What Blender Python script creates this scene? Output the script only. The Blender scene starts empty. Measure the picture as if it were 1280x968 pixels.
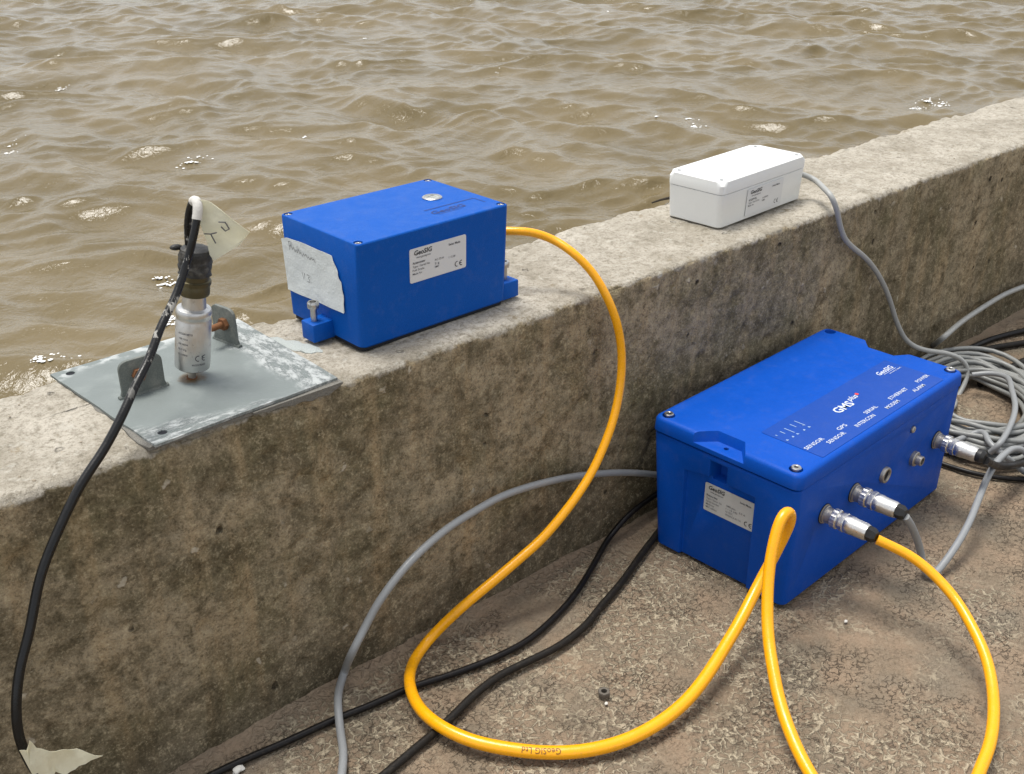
import bpy, bmesh, math, random
import numpy as np
from mathutils import Vector, Matrix

random.seed(4)
rng = np.random.default_rng(7)
R = math.radians
scene = bpy.context.scene
C = bpy.context.collection

# ---------------------------------------------------------------- camera
cam_d = bpy.data.cameras.new("camera")
cam = bpy.data.objects.new("camera", cam_d)
C.objects.link(cam)
scene.camera = cam
CAM_YAW, CAM_PITCH = 0.72898385, 0.45974932
cam.location = (0.0, -0.79369353, 0.78862966)
cam.rotation_euler = (math.pi / 2 - CAM_PITCH, 0.0, -CAM_YAW)
cam_d.sensor_width = 36.0
cam_d.lens = 1382.142 * 36.0 / 1280.0
cam_d.clip_start = 0.02
cam_d.clip_end = 2000.0

# ---------------------------------------------------------------- sky, sun, exposure
SUN_EL, SUN_AZ = 78.0, 18.0        # azimuth: degrees from +y (the water side) towards -x
world = bpy.data.worlds.new("World")
scene.world = world
world.use_nodes = True
wn = world.node_tree
wn.nodes.clear()
w_out = wn.nodes.new("ShaderNodeOutputWorld")
w_bg = wn.nodes.new("ShaderNodeBackground")
w_sky = wn.nodes.new("ShaderNodeTexSky")
w_sky.sky_type = 'NISHITA'
w_sky.sun_disc = False
w_sky.sun_elevation = R(SUN_EL)
w_sky.sun_rotation = R(-SUN_AZ)
w_sky.air_density = 1.0
w_sky.dust_density = 2.0
w_sky.ozone_density = 1.0
w_hsv = wn.nodes.new("ShaderNodeHueSaturation")
w_hsv.inputs["Saturation"].default_value = 0.22     # thin white overcast
wn.links.new(w_sky.outputs[0], w_hsv.inputs["Color"])
wn.links.new(w_hsv.outputs[0], w_bg.inputs[0])
w_bg.inputs[1].default_value = 0.15
wn.links.new(w_bg.outputs[0], w_out.inputs[0])

sun_d = bpy.data.lights.new("sun", 'SUN')
sun_d.energy = 2.1
sun_d.angle = R(22)
sun_d.color = (1.0, 0.965, 0.90)
sun = bpy.data.objects.new("sun", sun_d)
C.objects.link(sun)
sx = -math.sin(R(SUN_AZ)) * math.cos(R(SUN_EL))
sy = math.cos(R(SUN_AZ)) * math.cos(R(SUN_EL))
sz = math.sin(R(SUN_EL))
sun.rotation_euler = Vector((sx, sy, sz)).to_track_quat('Z', 'Y').to_euler()
sun.location = (0, 0, 5)

scene.view_settings.view_transform = 'Standard'
scene.view_settings.look = 'None'
scene.view_settings.exposure = 0.62
scene.view_settings.gamma = 1.0

HW = 0.33637          # height of the wall top
WW = 0.1887           # width of the wall top
TR = {"yellow":[[0.7508,0.1,0.4034],[0.771,0.075,0.4042],[0.7882,0.06,0.4033],[0.808,0.045,0.3943],[0.8146,0.02,0.3845],[0.8264,0.0,0.3639],[0.8335,-0.015,0.3402],[0.8413,-0.025,0.3106],[0.8476,-0.03,0.2714],[0.8423,-0.035,0.2297],[0.8262,-0.04,0.191],[0.7945,-0.045,0.1485],[0.7642,-0.048,0.124],[0.7371,-0.048,0.1047],[0.7086,-0.046,0.0865],[0.6824,-0.043,0.0745],[0.6549,-0.04,0.0624],[0.6012,-0.032,0.0375],[0.5682,-0.0221,0.01],[0.5347,-0.0373,0.0065],[0.5077,-0.0679,0.012],[0.4945,-0.1013,0.013],[0.4939,-0.1379,0.014],[0.5055,-0.1726,0.013],[0.5274,-0.2033,0.011],[0.5487,-0.2264,0.01],[0.5774,-0.2493,0.01],[0.6162,-0.2671,0.011],[0.6576,-0.2752,0.014],[0.6952,-0.2755,0.018],[0.7304,-0.2705,0.024],[0.7755,-0.2602,0.035],[0.8128,-0.2517,0.048],[0.8353,-0.2459,0.0585],[0.8565,-0.242,0.0724],[0.8731,-0.2421,0.0919],[0.8815,-0.2456,0.1148],[0.8825,-0.2505,0.1342],[0.8788,-0.2539,0.1475],[0.8706,-0.2546,0.1594],[0.8618,-0.2548,0.1602],[0.8517,-0.2565,0.1496],[0.8381,-0.2618,0.1306],[0.8244,-0.2696,0.1091],[0.804,-0.2863,0.08],[0.7867,-0.303,0.0624],[0.7691,-0.323,0.048],[0.7497,-0.3478,0.032],[0.7313,-0.3766,0.02],[0.7139,-0.4089,0.012],[0.6952,-0.4572,0.0065],[0.6965,-0.5028,0.0065],[0.7314,-0.5283,0.0065],[0.7894,-0.5248,0.01],[0.83,-0.5151,0.014],[0.8656,-0.5062,0.02],[0.8979,-0.4921,0.026],[0.9273,-0.4741,0.033],[0.9523,-0.4527,0.042],[0.974,-0.4235,0.053],[0.9883,-0.3957,0.064],[0.9929,-0.3678,0.076],[0.991,-0.3399,0.087],[0.9745,-0.3043,0.0998]],
 "grey_left":[[1.1,-0.012,0.03],[1.0479,-0.01,0.0114],[0.936,-0.012,0.068],[0.8798,-0.012,0.0927],[0.8272,-0.012,0.1113],[0.7715,-0.013,0.1274],[0.7154,-0.015,0.1394],[0.6718,-0.018,0.1454],[0.636,-0.02,0.1442],[0.6009,-0.024,0.1433],[0.5674,-0.03,0.1395],[0.5373,-0.034,0.1309],[0.513,-0.036,0.1172],[0.4943,-0.036,0.1009],[0.4794,-0.036,0.0823],[0.4609,-0.04,0.0651],[0.4676,-0.0086,0.014],[0.4524,-0.022,0.011],[0.4384,-0.0405,0.014],[0.422,-0.0683,0.006],[0.4081,-0.0943,0.005],[0.3916,-0.1162,0.005],[0.3642,-0.1454,0.005],[0.321,-0.1885,0.005]],
 "black_a":[[1.33,-0.03,0.008],[1.08,-0.02,0.01],[0.9909,-0.014,0.0386],[0.9366,-0.014,0.0342],[0.8877,-0.018,0.0294],[0.853,-0.019,0.012],[0.8062,-0.0401,0.008],[0.7522,-0.0645,0.006],[0.7077,-0.0787,0.005],[0.6482,-0.0898,0.005],[0.5964,-0.0858,0.005],[0.5514,-0.076,0.005],[0.5135,-0.0652,0.005],[0.4625,-0.058,0.005],[0.4258,-0.0511,0.005],[0.3719,-0.0451,0.005],[0.3287,-0.0386,0.005],[0.2985,-0.0358,0.005],[0.2359,-0.0309,0.005]],
 "black_b":[[1.0,-0.075,0.006],[0.9395,-0.0408,0.006],[0.8959,-0.0525,0.006],[0.8625,-0.0642,0.006],[0.8046,-0.0864,0.006],[0.7571,-0.101,0.006],[0.7119,-0.1153,0.006],[0.668,-0.12,0.006],[0.6244,-0.1159,0.006],[0.5909,-0.1128,0.006],[0.5523,-0.1173,0.006],[0.5099,-0.1276,0.005],[0.4639,-0.1357,0.005],[0.4229,-0.1427,0.005],[0.3707,-0.1512,0.005]],
 "white_cable":[[1.3,0.0761,0.3736],[1.312,0.06,0.3691],[1.318,0.0503,0.3643],[1.2945,0.02,0.364],[1.2806,-0.004,0.3586],[1.2882,-0.009,0.3416],[1.2986,-0.009,0.3214],[1.3145,-0.01,0.2964],[1.3365,-0.01,0.2786],[1.3671,-0.011,0.2587],[1.399,-0.011,0.2352],[1.4255,-0.012,0.2097],[1.4504,-0.012,0.1824],[1.4696,-0.013,0.1556],[1.485,-0.015,0.1296],[1.5001,-0.02,0.1041],[1.513,-0.025,0.087],[1.5282,-0.035,0.0741],[1.5503,-0.05,0.0656],[1.568,-0.06,0.0616],[1.5812,-0.07,0.0568],[1.5942,-0.078,0.0493],[1.6022,-0.085,0.0401],[1.6047,-0.09,0.0284],[1.5986,-0.093,0.0158],[1.5843,-0.095,0.0027],[1.5706,-0.096,-0.0066],[1.4761,-0.1317,0.02],[1.4642,-0.1233,0.01]],
 "grey_e":[[2.1423,-0.014,0.0457],[1.9371,-0.014,0.0646],[1.8572,-0.014,0.0688],[1.7743,-0.016,0.0662],[1.6909,-0.024,0.0668],[1.6134,-0.036,0.0666],[1.6716,0.0143,0.01],[1.6336,0.0112,0.007],[1.5472,-0.0003,0.006]],
 "grey_f":[[1.0385,-0.3015,0.1002],[1.0478,-0.3041,0.088],[1.0615,-0.3043,0.07],[1.0806,-0.3029,0.045],[1.0938,-0.3039,0.02],[1.0904,-0.3116,0.006],[1.085,-0.323,0.0055],[1.0997,-0.3236,0.008],[1.1372,-0.322,0.022],[1.1815,-0.3144,0.035],[1.2253,-0.302,0.045],[1.2715,-0.2885,0.052],[1.3099,-0.2801,0.056],[1.3437,-0.2763,0.056],[1.377,-0.2745,0.05],[1.3977,-0.2811,0.04],[1.3981,-0.2928,0.026],[1.3971,-0.2953,0.006],[1.3679,-0.344,0.005],[1.4005,-0.4621,0.005],[1.5566,-0.5513,0.005]],
 "plug_black":[[1.2432,-0.2928,0.0912],[1.3053,-0.2848,0.055],[1.3358,-0.2891,0.045],[1.3869,-0.2862,0.03],[1.4435,-0.284,0.02],[1.5137,-0.2891,0.006],[1.6544,-0.3668,0.006],[2.1119,-0.5036,0.006]],
 "black_p":[[2.7101,-0.3851,0.005],[2.2927,-0.2002,0.005],[1.992,-0.0895,0.005],[1.8842,-0.0521,0.005],[1.8026,-0.0311,0.005],[1.7289,-0.0243,0.005],[1.655,-0.0107,0.005],[1.5226,-0.0152,0.005]],
 "black_q":[[2.5939,-0.4124,0.005],[2.19,-0.2358,0.005],[1.9266,-0.1184,0.005],[1.8331,-0.0767,0.005],[1.7576,-0.0455,0.005],[1.7083,-0.0323,0.005],[1.6533,-0.0262,0.005],[1.5418,-0.0324,0.005]],
 "black_r":[[2.5408,-0.4246,0.006],[2.1872,-0.2365,0.006],[1.8999,-0.1438,0.006],[1.7571,-0.113,0.006],[1.6981,-0.1104,0.006],[1.666,-0.1102,0.006],[1.6214,-0.106,0.006]],
 "black_t":[[1.3434,-0.1611,0.003],[1.3469,-0.2033,0.003],[1.3576,-0.2449,0.003],[1.3897,-0.2905,0.003],[1.4512,-0.3397,0.003],[1.6659,-0.4177,0.003],[2.018,-0.5274,0.003]],
 "strand_g":[[1.5838,-0.1067,0.034],[1.5981,-0.1285,0.04],[1.5962,-0.1533,0.044],[1.5428,-0.1885,0.05],[1.4934,-0.2176,0.05],[1.4401,-0.2371,0.048],[1.3796,-0.2507,0.044],[1.3779,-0.2429,0.03]],
 "strand_h":[[1.3674,-0.1942,0.03],[1.3965,-0.2018,0.034],[1.4074,-0.2105,0.04],[1.4043,-0.2188,0.042],[1.3871,-0.2327,0.04],[1.3812,-0.2481,0.036],[1.3829,-0.2622,0.03],[1.4051,-0.2825,0.006],[1.3982,-0.3194,0.005]],
 "sensor_cable":[[0.4053,0.0887,0.46],[0.406,0.0881,0.4696],[0.4066,0.0875,0.4843],[0.4091,0.084,0.5012],[0.4106,0.0786,0.5107],[0.4116,0.0724,0.5133],[0.4103,0.0682,0.5089],[0.4075,0.0667,0.4999],[0.3993,0.0646,0.4808],[0.3905,0.0644,0.4612],[0.373,0.055,0.4398],[0.35,0.042,0.4208],[0.3306,0.03,0.4013],[0.3083,0.016,0.3856],[0.2941,0.007,0.3737],[0.2699,-0.004,0.3537],[0.2428,-0.014,0.335],[0.215,-0.026,0.3092],[0.1927,-0.038,0.2851],[0.1718,-0.052,0.2496],[0.1585,-0.06,0.2299],[0.1479,-0.068,0.2057],[0.1432,-0.073,0.182],[0.1442,-0.076,0.1617],[0.1529,-0.078,0.124],[0.1739,-0.078,0.0604]],
 "tag_top":[[0.4126,0.0715,0.5133],[0.4195,0.0653,0.5112],[0.4303,0.0557,0.4991],[0.4434,0.0439,0.4833],[0.4358,0.0508,0.4716],[0.4268,0.0588,0.4643],[0.4178,0.0668,0.4569],[0.4152,0.0692,0.4628],[0.4132,0.0709,0.476],[0.4115,0.0724,0.4963]],
 "tag_low":[[0.1392,-0.082,0.1751],[0.1442,-0.082,0.1702],[0.1475,-0.082,0.1809],[0.1491,-0.082,0.1767],[0.1512,-0.082,0.1689],[0.1596,-0.082,0.1617],[0.1689,-0.082,0.1581],[0.179,-0.082,0.1507],[0.1899,-0.082,0.1394],[0.1966,-0.082,0.1324],[0.1911,-0.082,0.1352],[0.1775,-0.082,0.1349],[0.1667,-0.082,0.132],[0.1603,-0.082,0.1381],[0.1521,-0.082,0.1277],[0.1435,-0.082,0.1478]],
 "foam_glints":[[3.024,5.623,9],[3.365,8.563,5],[2.34,6.772,5],[2.236,6.534,3],[1.751,3.27,4],[1.708,3.232,3],[1.189,3.205,6],[6.612,8.861,3],[6.043,4.078,5],[6.207,4.259,4],[8.097,3.482,8],[8.086,3.376,8],[7.846,3.438,6],[1.958,3.767,6],[1.958,3.822,4],[6.066,4.451,3],[9.62,8.333,3],[3.9,5.677,2],[9.407,5.48,3],[6.368,6.545,2]]}

# ---------------------------------------------------------------- noise in numpy
def _hash(ix, iy, iz, seed):
    h = (ix.astype(np.int64) * 374761393 + iy.astype(np.int64) * 668265263 + iz.astype(np.int64) * 2147483647 + seed * 1274126177) & 0xffffffff
    h = ((h ^ (h >> 13)) * 1274126177) & 0xffffffff
    h = h ^ (h >> 16)
    return (h & 0xffff).astype(np.float64) / 65535.0

def vnoise(x, y, z=0.0, seed=0):
    x, y, z = np.broadcast_arrays(np.asarray(x, float), np.asarray(y, float), np.asarray(z, float))
    ix, iy, iz = np.floor(x), np.floor(y), np.floor(z)
    fx, fy, fz = x - ix, y - iy, z - iz
    ux, uy, uz = [f * f * f * (f * (f * 6 - 15) + 10) for f in (fx, fy, fz)]
    ix, iy, iz = ix.astype(np.int64), iy.astype(np.int64), iz.astype(np.int64)
    r = 0
    for a in (0, 1):
        for b in (0, 1):
            for c in (0, 1):
                w = (ux if a else 1 - ux) * (uy if b else 1 - uy) * (uz if c else 1 - uz)
                r = r + w * _hash(ix + a, iy + b, iz + c, seed)
    return r * 2 - 1

def fbm(x, y, z=0.0, octv=4, seed=0, gain=0.5):
    s, a, t = 0, 1.0, 0.0
    for o in range(octv):
        s = s + a * vnoise(x * 2 ** o, y * 2 ** o, np.asarray(z) * 2 ** o, seed + o * 17)
        t += a
        a *= gain
    return s / t

# ---------------------------------------------------------------- mesh helpers
def link(name, me, m=None, parent=None, label=None):
    o = bpy.data.objects.new(name, me)
    C.objects.link(o)
    if m is not None and len(me.materials) == 0:
        me.materials.append(m)
    if parent is not None:
        o.parent = parent
    if label:
        o['label'] = label
    return o

def from_bm(name, bm, m, parent=None, smooth=True, label=None, angle=35):
    me = bpy.data.meshes.new(name)
    bmesh.ops.recalc_face_normals(bm, faces=bm.faces[:])
    bm.to_mesh(me)
    bm.free()
    if smooth:
        for p in me.polygons:
            p.use_smooth = True
        me.set_sharp_from_angle(angle=R(angle))
    return link(name, me, m, parent, label)

def grid_mesh(name, P, m, smooth=True):
    """P: (n, k, 3) array of points"""
    n, k, _ = P.shape
    me = bpy.data.meshes.new(name)
    idx = np.arange(n * k).reshape(n, k)
    q = np.stack([idx[:-1, :-1], idx[1:, :-1], idx[1:, 1:], idx[:-1, 1:]], -1).reshape(-1, 4)
    me.vertices.add(n * k)
    me.vertices.foreach_set("co", P.reshape(-1).astype(np.float32))
    me.loops.add(q.size)
    me.loops.foreach_set("vertex_index", q.reshape(-1).astype(np.int32))
    me.polygons.add(len(q))
    me.polygons.foreach_set("loop_start", (np.arange(len(q)) * 4).astype(np.int32))
    me.polygons.foreach_set("loop_total", np.full(len(q), 4, np.int32))
    me.update(calc_edges=True)
    me.validate()
    if smooth:
        me.polygons.foreach_set("use_smooth", np.ones(len(q), bool))
    me.materials.append(m)
    return me

def empty(name, loc, rz=0.0, label=None, cat=None, group=None, rot=None):
    o = bpy.data.objects.new(name, None)
    C.objects.link(o)
    o.empty_display_size = 0.02
    o.location = loc
    o.rotation_euler = rot if rot is not None else (0, 0, rz)
    tag(o, label, cat, group)
    return o

def tag(o, label=None, cat=None, group=None, kind=None):
    if label: o['label'] = label
    if cat: o['category'] = cat
    if group: o['group'] = group
    if kind: o['kind'] = kind
    return o

def box_bm(x0, x1, y0, y1, z0, z1, r=0.0, seg=3, bm=None):
    b = bmesh.new()
    bmesh.ops.create_cube(b, size=1.0)
    for v in b.verts:
        v.co = Vector((x0 if v.co.x < 0 else x1, y0 if v.co.y < 0 else y1, z0 if v.co.z < 0 else z1))
    if r > 0:
        bmesh.ops.bevel(b, geom=b.edges[:], offset=r, segments=seg, profile=0.5, affect='EDGES')
    return merge(bm, b)

def merge(dst, src, M=None):
    if M is not None:
        src.transform(M)
    if dst is None:
        return src
    me = bpy.data.meshes.new("tmp")
    src.to_mesh(me)
    src.free()
    dst.from_mesh(me)
    bpy.data.meshes.remove(me)
    return dst

def loft_bm(rings, cap=True, bm=None):
    """rings: list of equally long closed point loops"""
    b = bmesh.new()
    V = [[b.verts.new(p) for p in ring] for ring in rings]
    n = len(V[0])
    for a, c in zip(V[:-1], V[1:]):
        for i in range(n):
            b.faces.new((a[i], a[(i + 1) % n], c[(i + 1) % n], c[i]))
    if cap:
        b.faces.new(list(reversed(V[0])))
        b.faces.new(V[-1])
    return merge(bm, b)

def prism_bm(poly, z0, z1, bm=None):
    return loft_bm([[(x, y, z0) for x, y in poly], [(x, y, z1) for x, y in poly]], bm=bm)

def lathe_bm(prof, n=24, M=None, bm=None, start=0.0):
    """prof: list of (radius, z); solid of revolution about z"""
    b = bmesh.new()
    V = []
    for r, z in prof:
        if r < 1e-7:
            V.append([b.verts.new((0, 0, z))])
        else:
            V.append([b.verts.new((r * math.cos(start + 2 * math.pi * i / n), r * math.sin(start + 2 * math.pi * i / n), z)) for i in range(n)])
    for a, c in zip(V[:-1], V[1:]):
        if len(a) == 1 and len(c) == 1:
            continue
        for i in range(n):
            j = (i + 1) % n
            if len(a) == 1:
                b.faces.new((a[0], c[j], c[i]))
            elif len(c) == 1:
                b.faces.new((a[i], a[j], c[0]))
            else:
                b.faces.new((a[i], a[j], c[j], c[i]))
    return merge(bm, b, M) if bm is not None or M is None else (b.transform(M), b)[1]

def rrect(x0, x1, y0, y1, r, n=5):
    pts = []
    for cx, cy, a0 in ((x1 - r, y1 - r, 0), (x0 + r, y1 - r, 90), (x0 + r, y0 + r, 180), (x1 - r, y0 + r, 270)):
        for i in range(n + 1):
            a = R(a0 + 90 * i / n)
            pts.append((cx + r * math.cos(a), cy + r * math.sin(a)))
    return pts

def catmull(P, radii=None, step=0.004, relax=6):
    P = np.array(P, float)
    if radii is None:
        radii = np.ones(len(P))
    Q = np.vstack([2 * P[0] - P[1], P, 2 * P[-1] - P[-2]])
    out, ro = [], []
    for i in range(1, len(Q) - 2):
        p0, p1, p2, p3 = Q[i - 1], Q[i], Q[i + 1], Q[i + 2]
        # centripetal parameterisation
        t0 = 0.0
        t1 = t0 + max(np.linalg.norm(p1 - p0), 1e-6) ** 0.5
        t2 = t1 + max(np.linalg.norm(p2 - p1), 1e-6) ** 0.5
        t3 = t2 + max(np.linalg.norm(p3 - p2), 1e-6) ** 0.5
        n = max(2, int(np.linalg.norm(p2 - p1) / step))
        for k in range(n):
            t = t1 + (t2 - t1) * k / n
            A1 = (t1 - t) / (t1 - t0) * p0 + (t - t0) / (t1 - t0) * p1
            A2 = (t2 - t) / (t2 - t1) * p1 + (t - t1) / (t2 - t1) * p2
            A3 = (t3 - t) / (t3 - t2) * p2 + (t - t2) / (t3 - t2) * p3
            B1 = (t2 - t) / (t2 - t0) * A1 + (t - t0) / (t2 - t0) * A2
            B2 = (t3 - t) / (t3 - t1) * A2 + (t - t1) / (t3 - t1) * A3
            out.append((t2 - t) / (t2 - t1) * B1 + (t - t1) / (t2 - t1) * B2)
            ro.append(radii[i - 1] + (radii[i] - radii[i - 1]) * k / n)
    out.append(P[-1])
    ro.append(radii[-1])
    out = np.array(out)
    for _ in range(relax):                   # relax small kinks
        out[1:-1] = 0.25 * out[:-2] + 0.5 * out[1:-1] + 0.25 * out[2:]
    return out, np.array(ro)

def tube_bm(P, rad, n=14, bm=None):
    P = np.asarray(P, float)
    rad = np.broadcast_to(rad, (len(P),))
    T = np.gradient(P, axis=0)
    T /= np.linalg.norm(T, axis=1)[:, None]
    u = np.cross(T[0], [0, 0, 1.0])
    if np.linalg.norm(u) < 1e-3:
        u = np.array([1.0, 0, 0])
    u /= np.linalg.norm(u)
    rings = []
    for i in range(len(P)):
        u = u - T[i] * (u @ T[i])
        u /= np.linalg.norm(u)
        v = np.cross(T[i], u)
        rings.append([tuple(P[i] + rad[i] * (math.cos(a) * u + math.sin(a) * v)) for a in np.linspace(0, 2 * math.pi, n, endpoint=False)])
    return loft_bm(rings, bm=bm)

def cut(o, cutters):
    """carve real openings: boolean difference, applied"""
    tmp = []
    for b in cutters:
        me = bpy.data.meshes.new("cutter")
        bmesh.ops.recalc_face_normals(b, faces=b.faces[:])
        b.to_mesh(me)
        b.free()
        c = bpy.data.objects.new("cutter", me)
        C.objects.link(c)
        c.matrix_world = o.matrix_world.copy() if o.parent is None else Matrix.Identity(4)
        tmp.append(c)
    par = o.parent
    o.parent = None
    for c in tmp:
        mod = o.modifiers.new("b", 'BOOLEAN')
        mod.operation = 'DIFFERENCE'
        mod.solver = 'EXACT'
        mod.object = c
    bpy.context.view_layer.update()
    dg = bpy.context.evaluated_depsgraph_get()
    me = bpy.data.meshes.new_from_object(o.evaluated_get(dg))
    mats = [m for m in o.data.materials]
    o.modifiers.clear()
    o.data = me
    me.materials.clear()
    for m in mats:
        me.materials.append(m)
    for p in me.polygons:
        p.use_smooth = True
        p.material_index = 0
    me.set_sharp_from_angle(angle=R(30))
    o.parent = par
    for c in tmp:
        d = c.data
        bpy.data.objects.remove(c)
        bpy.data.meshes.remove(d)

def bevel_apply(o, w, seg=2, ang=30):
    par = o.parent
    o.parent = None
    mod = o.modifiers.new("v", 'BEVEL')
    mod.width = w
    mod.segments = seg
    mod.limit_method = 'ANGLE'
    mod.angle_limit = R(ang)
    mod.use_clamp_overlap = True
    bpy.context.view_layer.update()
    dg = bpy.context.evaluated_depsgraph_get()
    me = bpy.data.meshes.new_from_object(o.evaluated_get(dg))
    o.modifiers.clear()
    o.data = me
    for p in me.polygons:
        p.use_smooth = True
    me.set_sharp_from_angle(angle=R(35))
    o.parent = par

def text_bm(body, size, bold=0.0, shear=0.0, align='LEFT', width=None, spacing=1.0, thick=0.0):
    cu = bpy.data.curves.new("t", 'FONT')
    cu.body = body
    cu.size = size
    cu.offset = bold * size
    cu.shear = shear
    cu.align_x = align
    cu.space_character = spacing
    cu.resolution_u = 2
    cu.extrude = thick
    o = bpy.data.objects.new("t", cu)
    C.objects.link(o)
    bpy.context.view_layer.update()
    dg = bpy.context.evaluated_depsgraph_get()
    me = bpy.data.meshes.new_from_object(o.evaluated_get(dg))
    bpy.data.objects.remove(o)
    b = bmesh.new()
    b.from_mesh(me)
    bpy.data.meshes.remove(me)
    if width:
        xs = [v.co.x for v in b.verts]
        k = width / (max(xs) - min(xs))
        x0 = min(xs)
        for v in b.verts:
            v.co.x = (v.co.x - x0) * k
    return b

def ce_bm(h):
    """the C E conformity mark as two arcs"""
    b = bmesh.new()
    for k, cx in enumerate((h * 0.5, h * 1.52)):
        pts_o, pts_i = [], []
        for i in range(15):
            a = R(75 + 210 * i / 14)
            pts_o.append(b.verts.new((cx + 0.5 * h * math.cos(a), h * .5 + 0.5 * h * math.sin(a), 0)))
            pts_i.append(b.verts.new((cx + 0.36 * h * math.cos(a), h * .5 + 0.36 * h * math.sin(a), 0)))
        for i in range(14):
            b.faces.new((pts_o[i], pts_o[i + 1], pts_i[i + 1], pts_i[i]))
        if k:
            q = [b.verts.new(p) for p in ((cx - .4 * h, h * .44, 0), (cx + .02 * h, h * .44, 0), (cx + .02 * h, h * .57, 0), (cx - .4 * h, h * .57, 0))]
            b.faces.new(q)
    return b

def rect_bm(x0, x1, y0, y1):
    b = bmesh.new()
    b.faces.new([b.verts.new(p) for p in ((x0, y0, 0), (x1, y0, 0), (x1, y1, 0), (x0, y1, 0))])
    return b

def frame(origin, right, up):
    r = Vector(right).normalized()
    u = Vector(up).normalized()
    n = r.cross(u)
    M = Matrix((r, u, n)).transposed().to_4x4()
    M.translation = Vector(origin)
    return M

def T(x=0, y=0, z=0):
    return Matrix.Translation((x, y, z))

def decal(name, bms, M, m, parent, label=None):
    """flat print: all pieces of one print in one part; bms = [(bm, x, y)]"""
    tot = None
    for b, x, y in bms:
        b.transform(T(x, y, 0))
        tot = merge(tot, b)
    tot.transform(M)
    me = bpy.data.meshes.new(name)
    tot.to_mesh(me)
    tot.free()
    return link(name, me, m, parent, label)

# ---------------------------------------------------------------- material helpers
class NT:
    def __init__(self, name):
        self.m = bpy.data.materials.new(name)
        self.m.use_nodes = True
        self.t = self.m.node_tree
        self.b = self.t.nodes["Principled BSDF"]
        self.out = self.t.nodes["Material Output"]
        self.tc = self.t.nodes.new("ShaderNodeTexCoord").outputs["Object"]
    def n(self, kind, ins=None, **props):
        nd = self.t.nodes.new(kind)
        for k, v in props.items():
            setattr(nd, k, v)
        for k, v in (ins or {}).items():
            self.set(nd.inputs[k], v)
        return nd
    def set(self, sock, v):
        if isinstance(v, bpy.types.NodeSocket):
            self.t.links.new(v, sock)
        elif isinstance(v, tuple) and len(v) == 3 and sock.type == 'RGBA':
            sock.default_value = (*v, 1)
        elif isinstance(v, (int, float)) and sock.type == 'RGBA':
            sock.default_value = (v, v, v, 1)
        else:
            sock.default_value = v
    def noise(self, scale, detail=4, rough=0.55, vec=None, dist=0.0, ntype=None):
        nd = self.n("ShaderNodeTexNoise", {"Vector": vec or self.tc, "Scale": scale, "Detail": detail, "Roughness": rough, "Distortion": dist})
        if ntype: nd.noise_type = ntype
        return nd.outputs["Fac"]
    def noisec(self, scale, detail=3, vec=None):
        return self.n("ShaderNodeTexNoise", {"Vector": vec or self.tc, "Scale": scale, "Detail": detail}).outputs["Color"]
    def vor(self, scale, feature='F1', vec=None, out="Distance", rnd=1.0):
        nd = self.n("ShaderNodeTexVoronoi", {"Vector": vec or self.tc, "Scale": scale, "Randomness": rnd}, feature=feature)
        return nd.outputs[out]
    def ramp(self, fac, stops, interp='LINEAR'):
        nd = self.n("ShaderNodeValToRGB", {"Fac": fac})
        cr = nd.color_ramp
        cr.interpolation = interp
        while len(cr.elements) < len(stops):
            cr.elements.new(0.5)
        for e, (p, c) in zip(cr.elements, stops):
            e.position = p
            e.color = (c, c, c, 1) if not isinstance(c, tuple) else (*c, 1)
        return nd.outputs["Color"]
    def mix(self, fac, a, b, blend='MIX'):
        nd = self.n("ShaderNodeMix", data_type='RGBA', blend_type=blend)
        self.set(nd.inputs[0], fac)
        self.set(nd.inputs[6], a)
        self.set(nd.inputs[7], b)
        return nd.outputs[2]
    def math(self, op, a, b=0.0, clamp=False):
        nd = self.n("ShaderNodeMath", operation=op, use_clamp=clamp)
        self.set(nd.inputs[0], a)
        self.set(nd.inputs[1], b)
        return nd.outputs[0]
    def mapr(self, v, a, b, c=0.0, d=1.0):
        nd = self.n("ShaderNodeMapRange", {"Value": v, "From Min": a, "From Max": b, "To Min": c, "To Max": d}, interpolation_type='SMOOTHSTEP')
        return nd.outputs[0]
    def xyz(self, vec=None):
        return self.n("ShaderNodeSeparateXYZ", {0: vec or self.tc}).outputs
    def scale(self, s, vec=None):
        return self.n("ShaderNodeMapping", {"Vector": vec or self.tc, "Scale": s}).outputs[0]
    def warp(self, amount, scale, vec=None):
        c = self.noisec(scale, 2, vec)
        s = self.n("ShaderNodeVectorMath", {0: c, 1: (0.5, 0.5, 0.5)}, operation='SUBTRACT').outputs[0]
        s2 = self.n("ShaderNodeVectorMath", {0: s, 3: amount}, operation='SCALE').outputs[0]
        return self.n("ShaderNodeVectorMath", {0: vec or self.tc, 1: s2}, operation='ADD').outputs[0]
    def bump(self, h, dist, strength=1.0, normal=None):
        ins = {"Height": h, "Distance": dist, "Strength": strength}
        if normal is not None: ins["Normal"] = normal
        return self.n("ShaderNodeBump", ins).outputs[0]
    def p(self, **kw):
        names = dict(color="Base Color", rough="Roughness", metal="Metallic", normal="Normal", ior="IOR", spec="Specular IOR Level", coat="Coat Weight", coatr="Coat Roughness", trans="Transmission Weight", sss="Subsurface Weight", sheen="Sheen Weight")
        for k, v in kw.items():
            self.set(self.b.inputs[names[k]], v)
        return self.m

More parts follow.
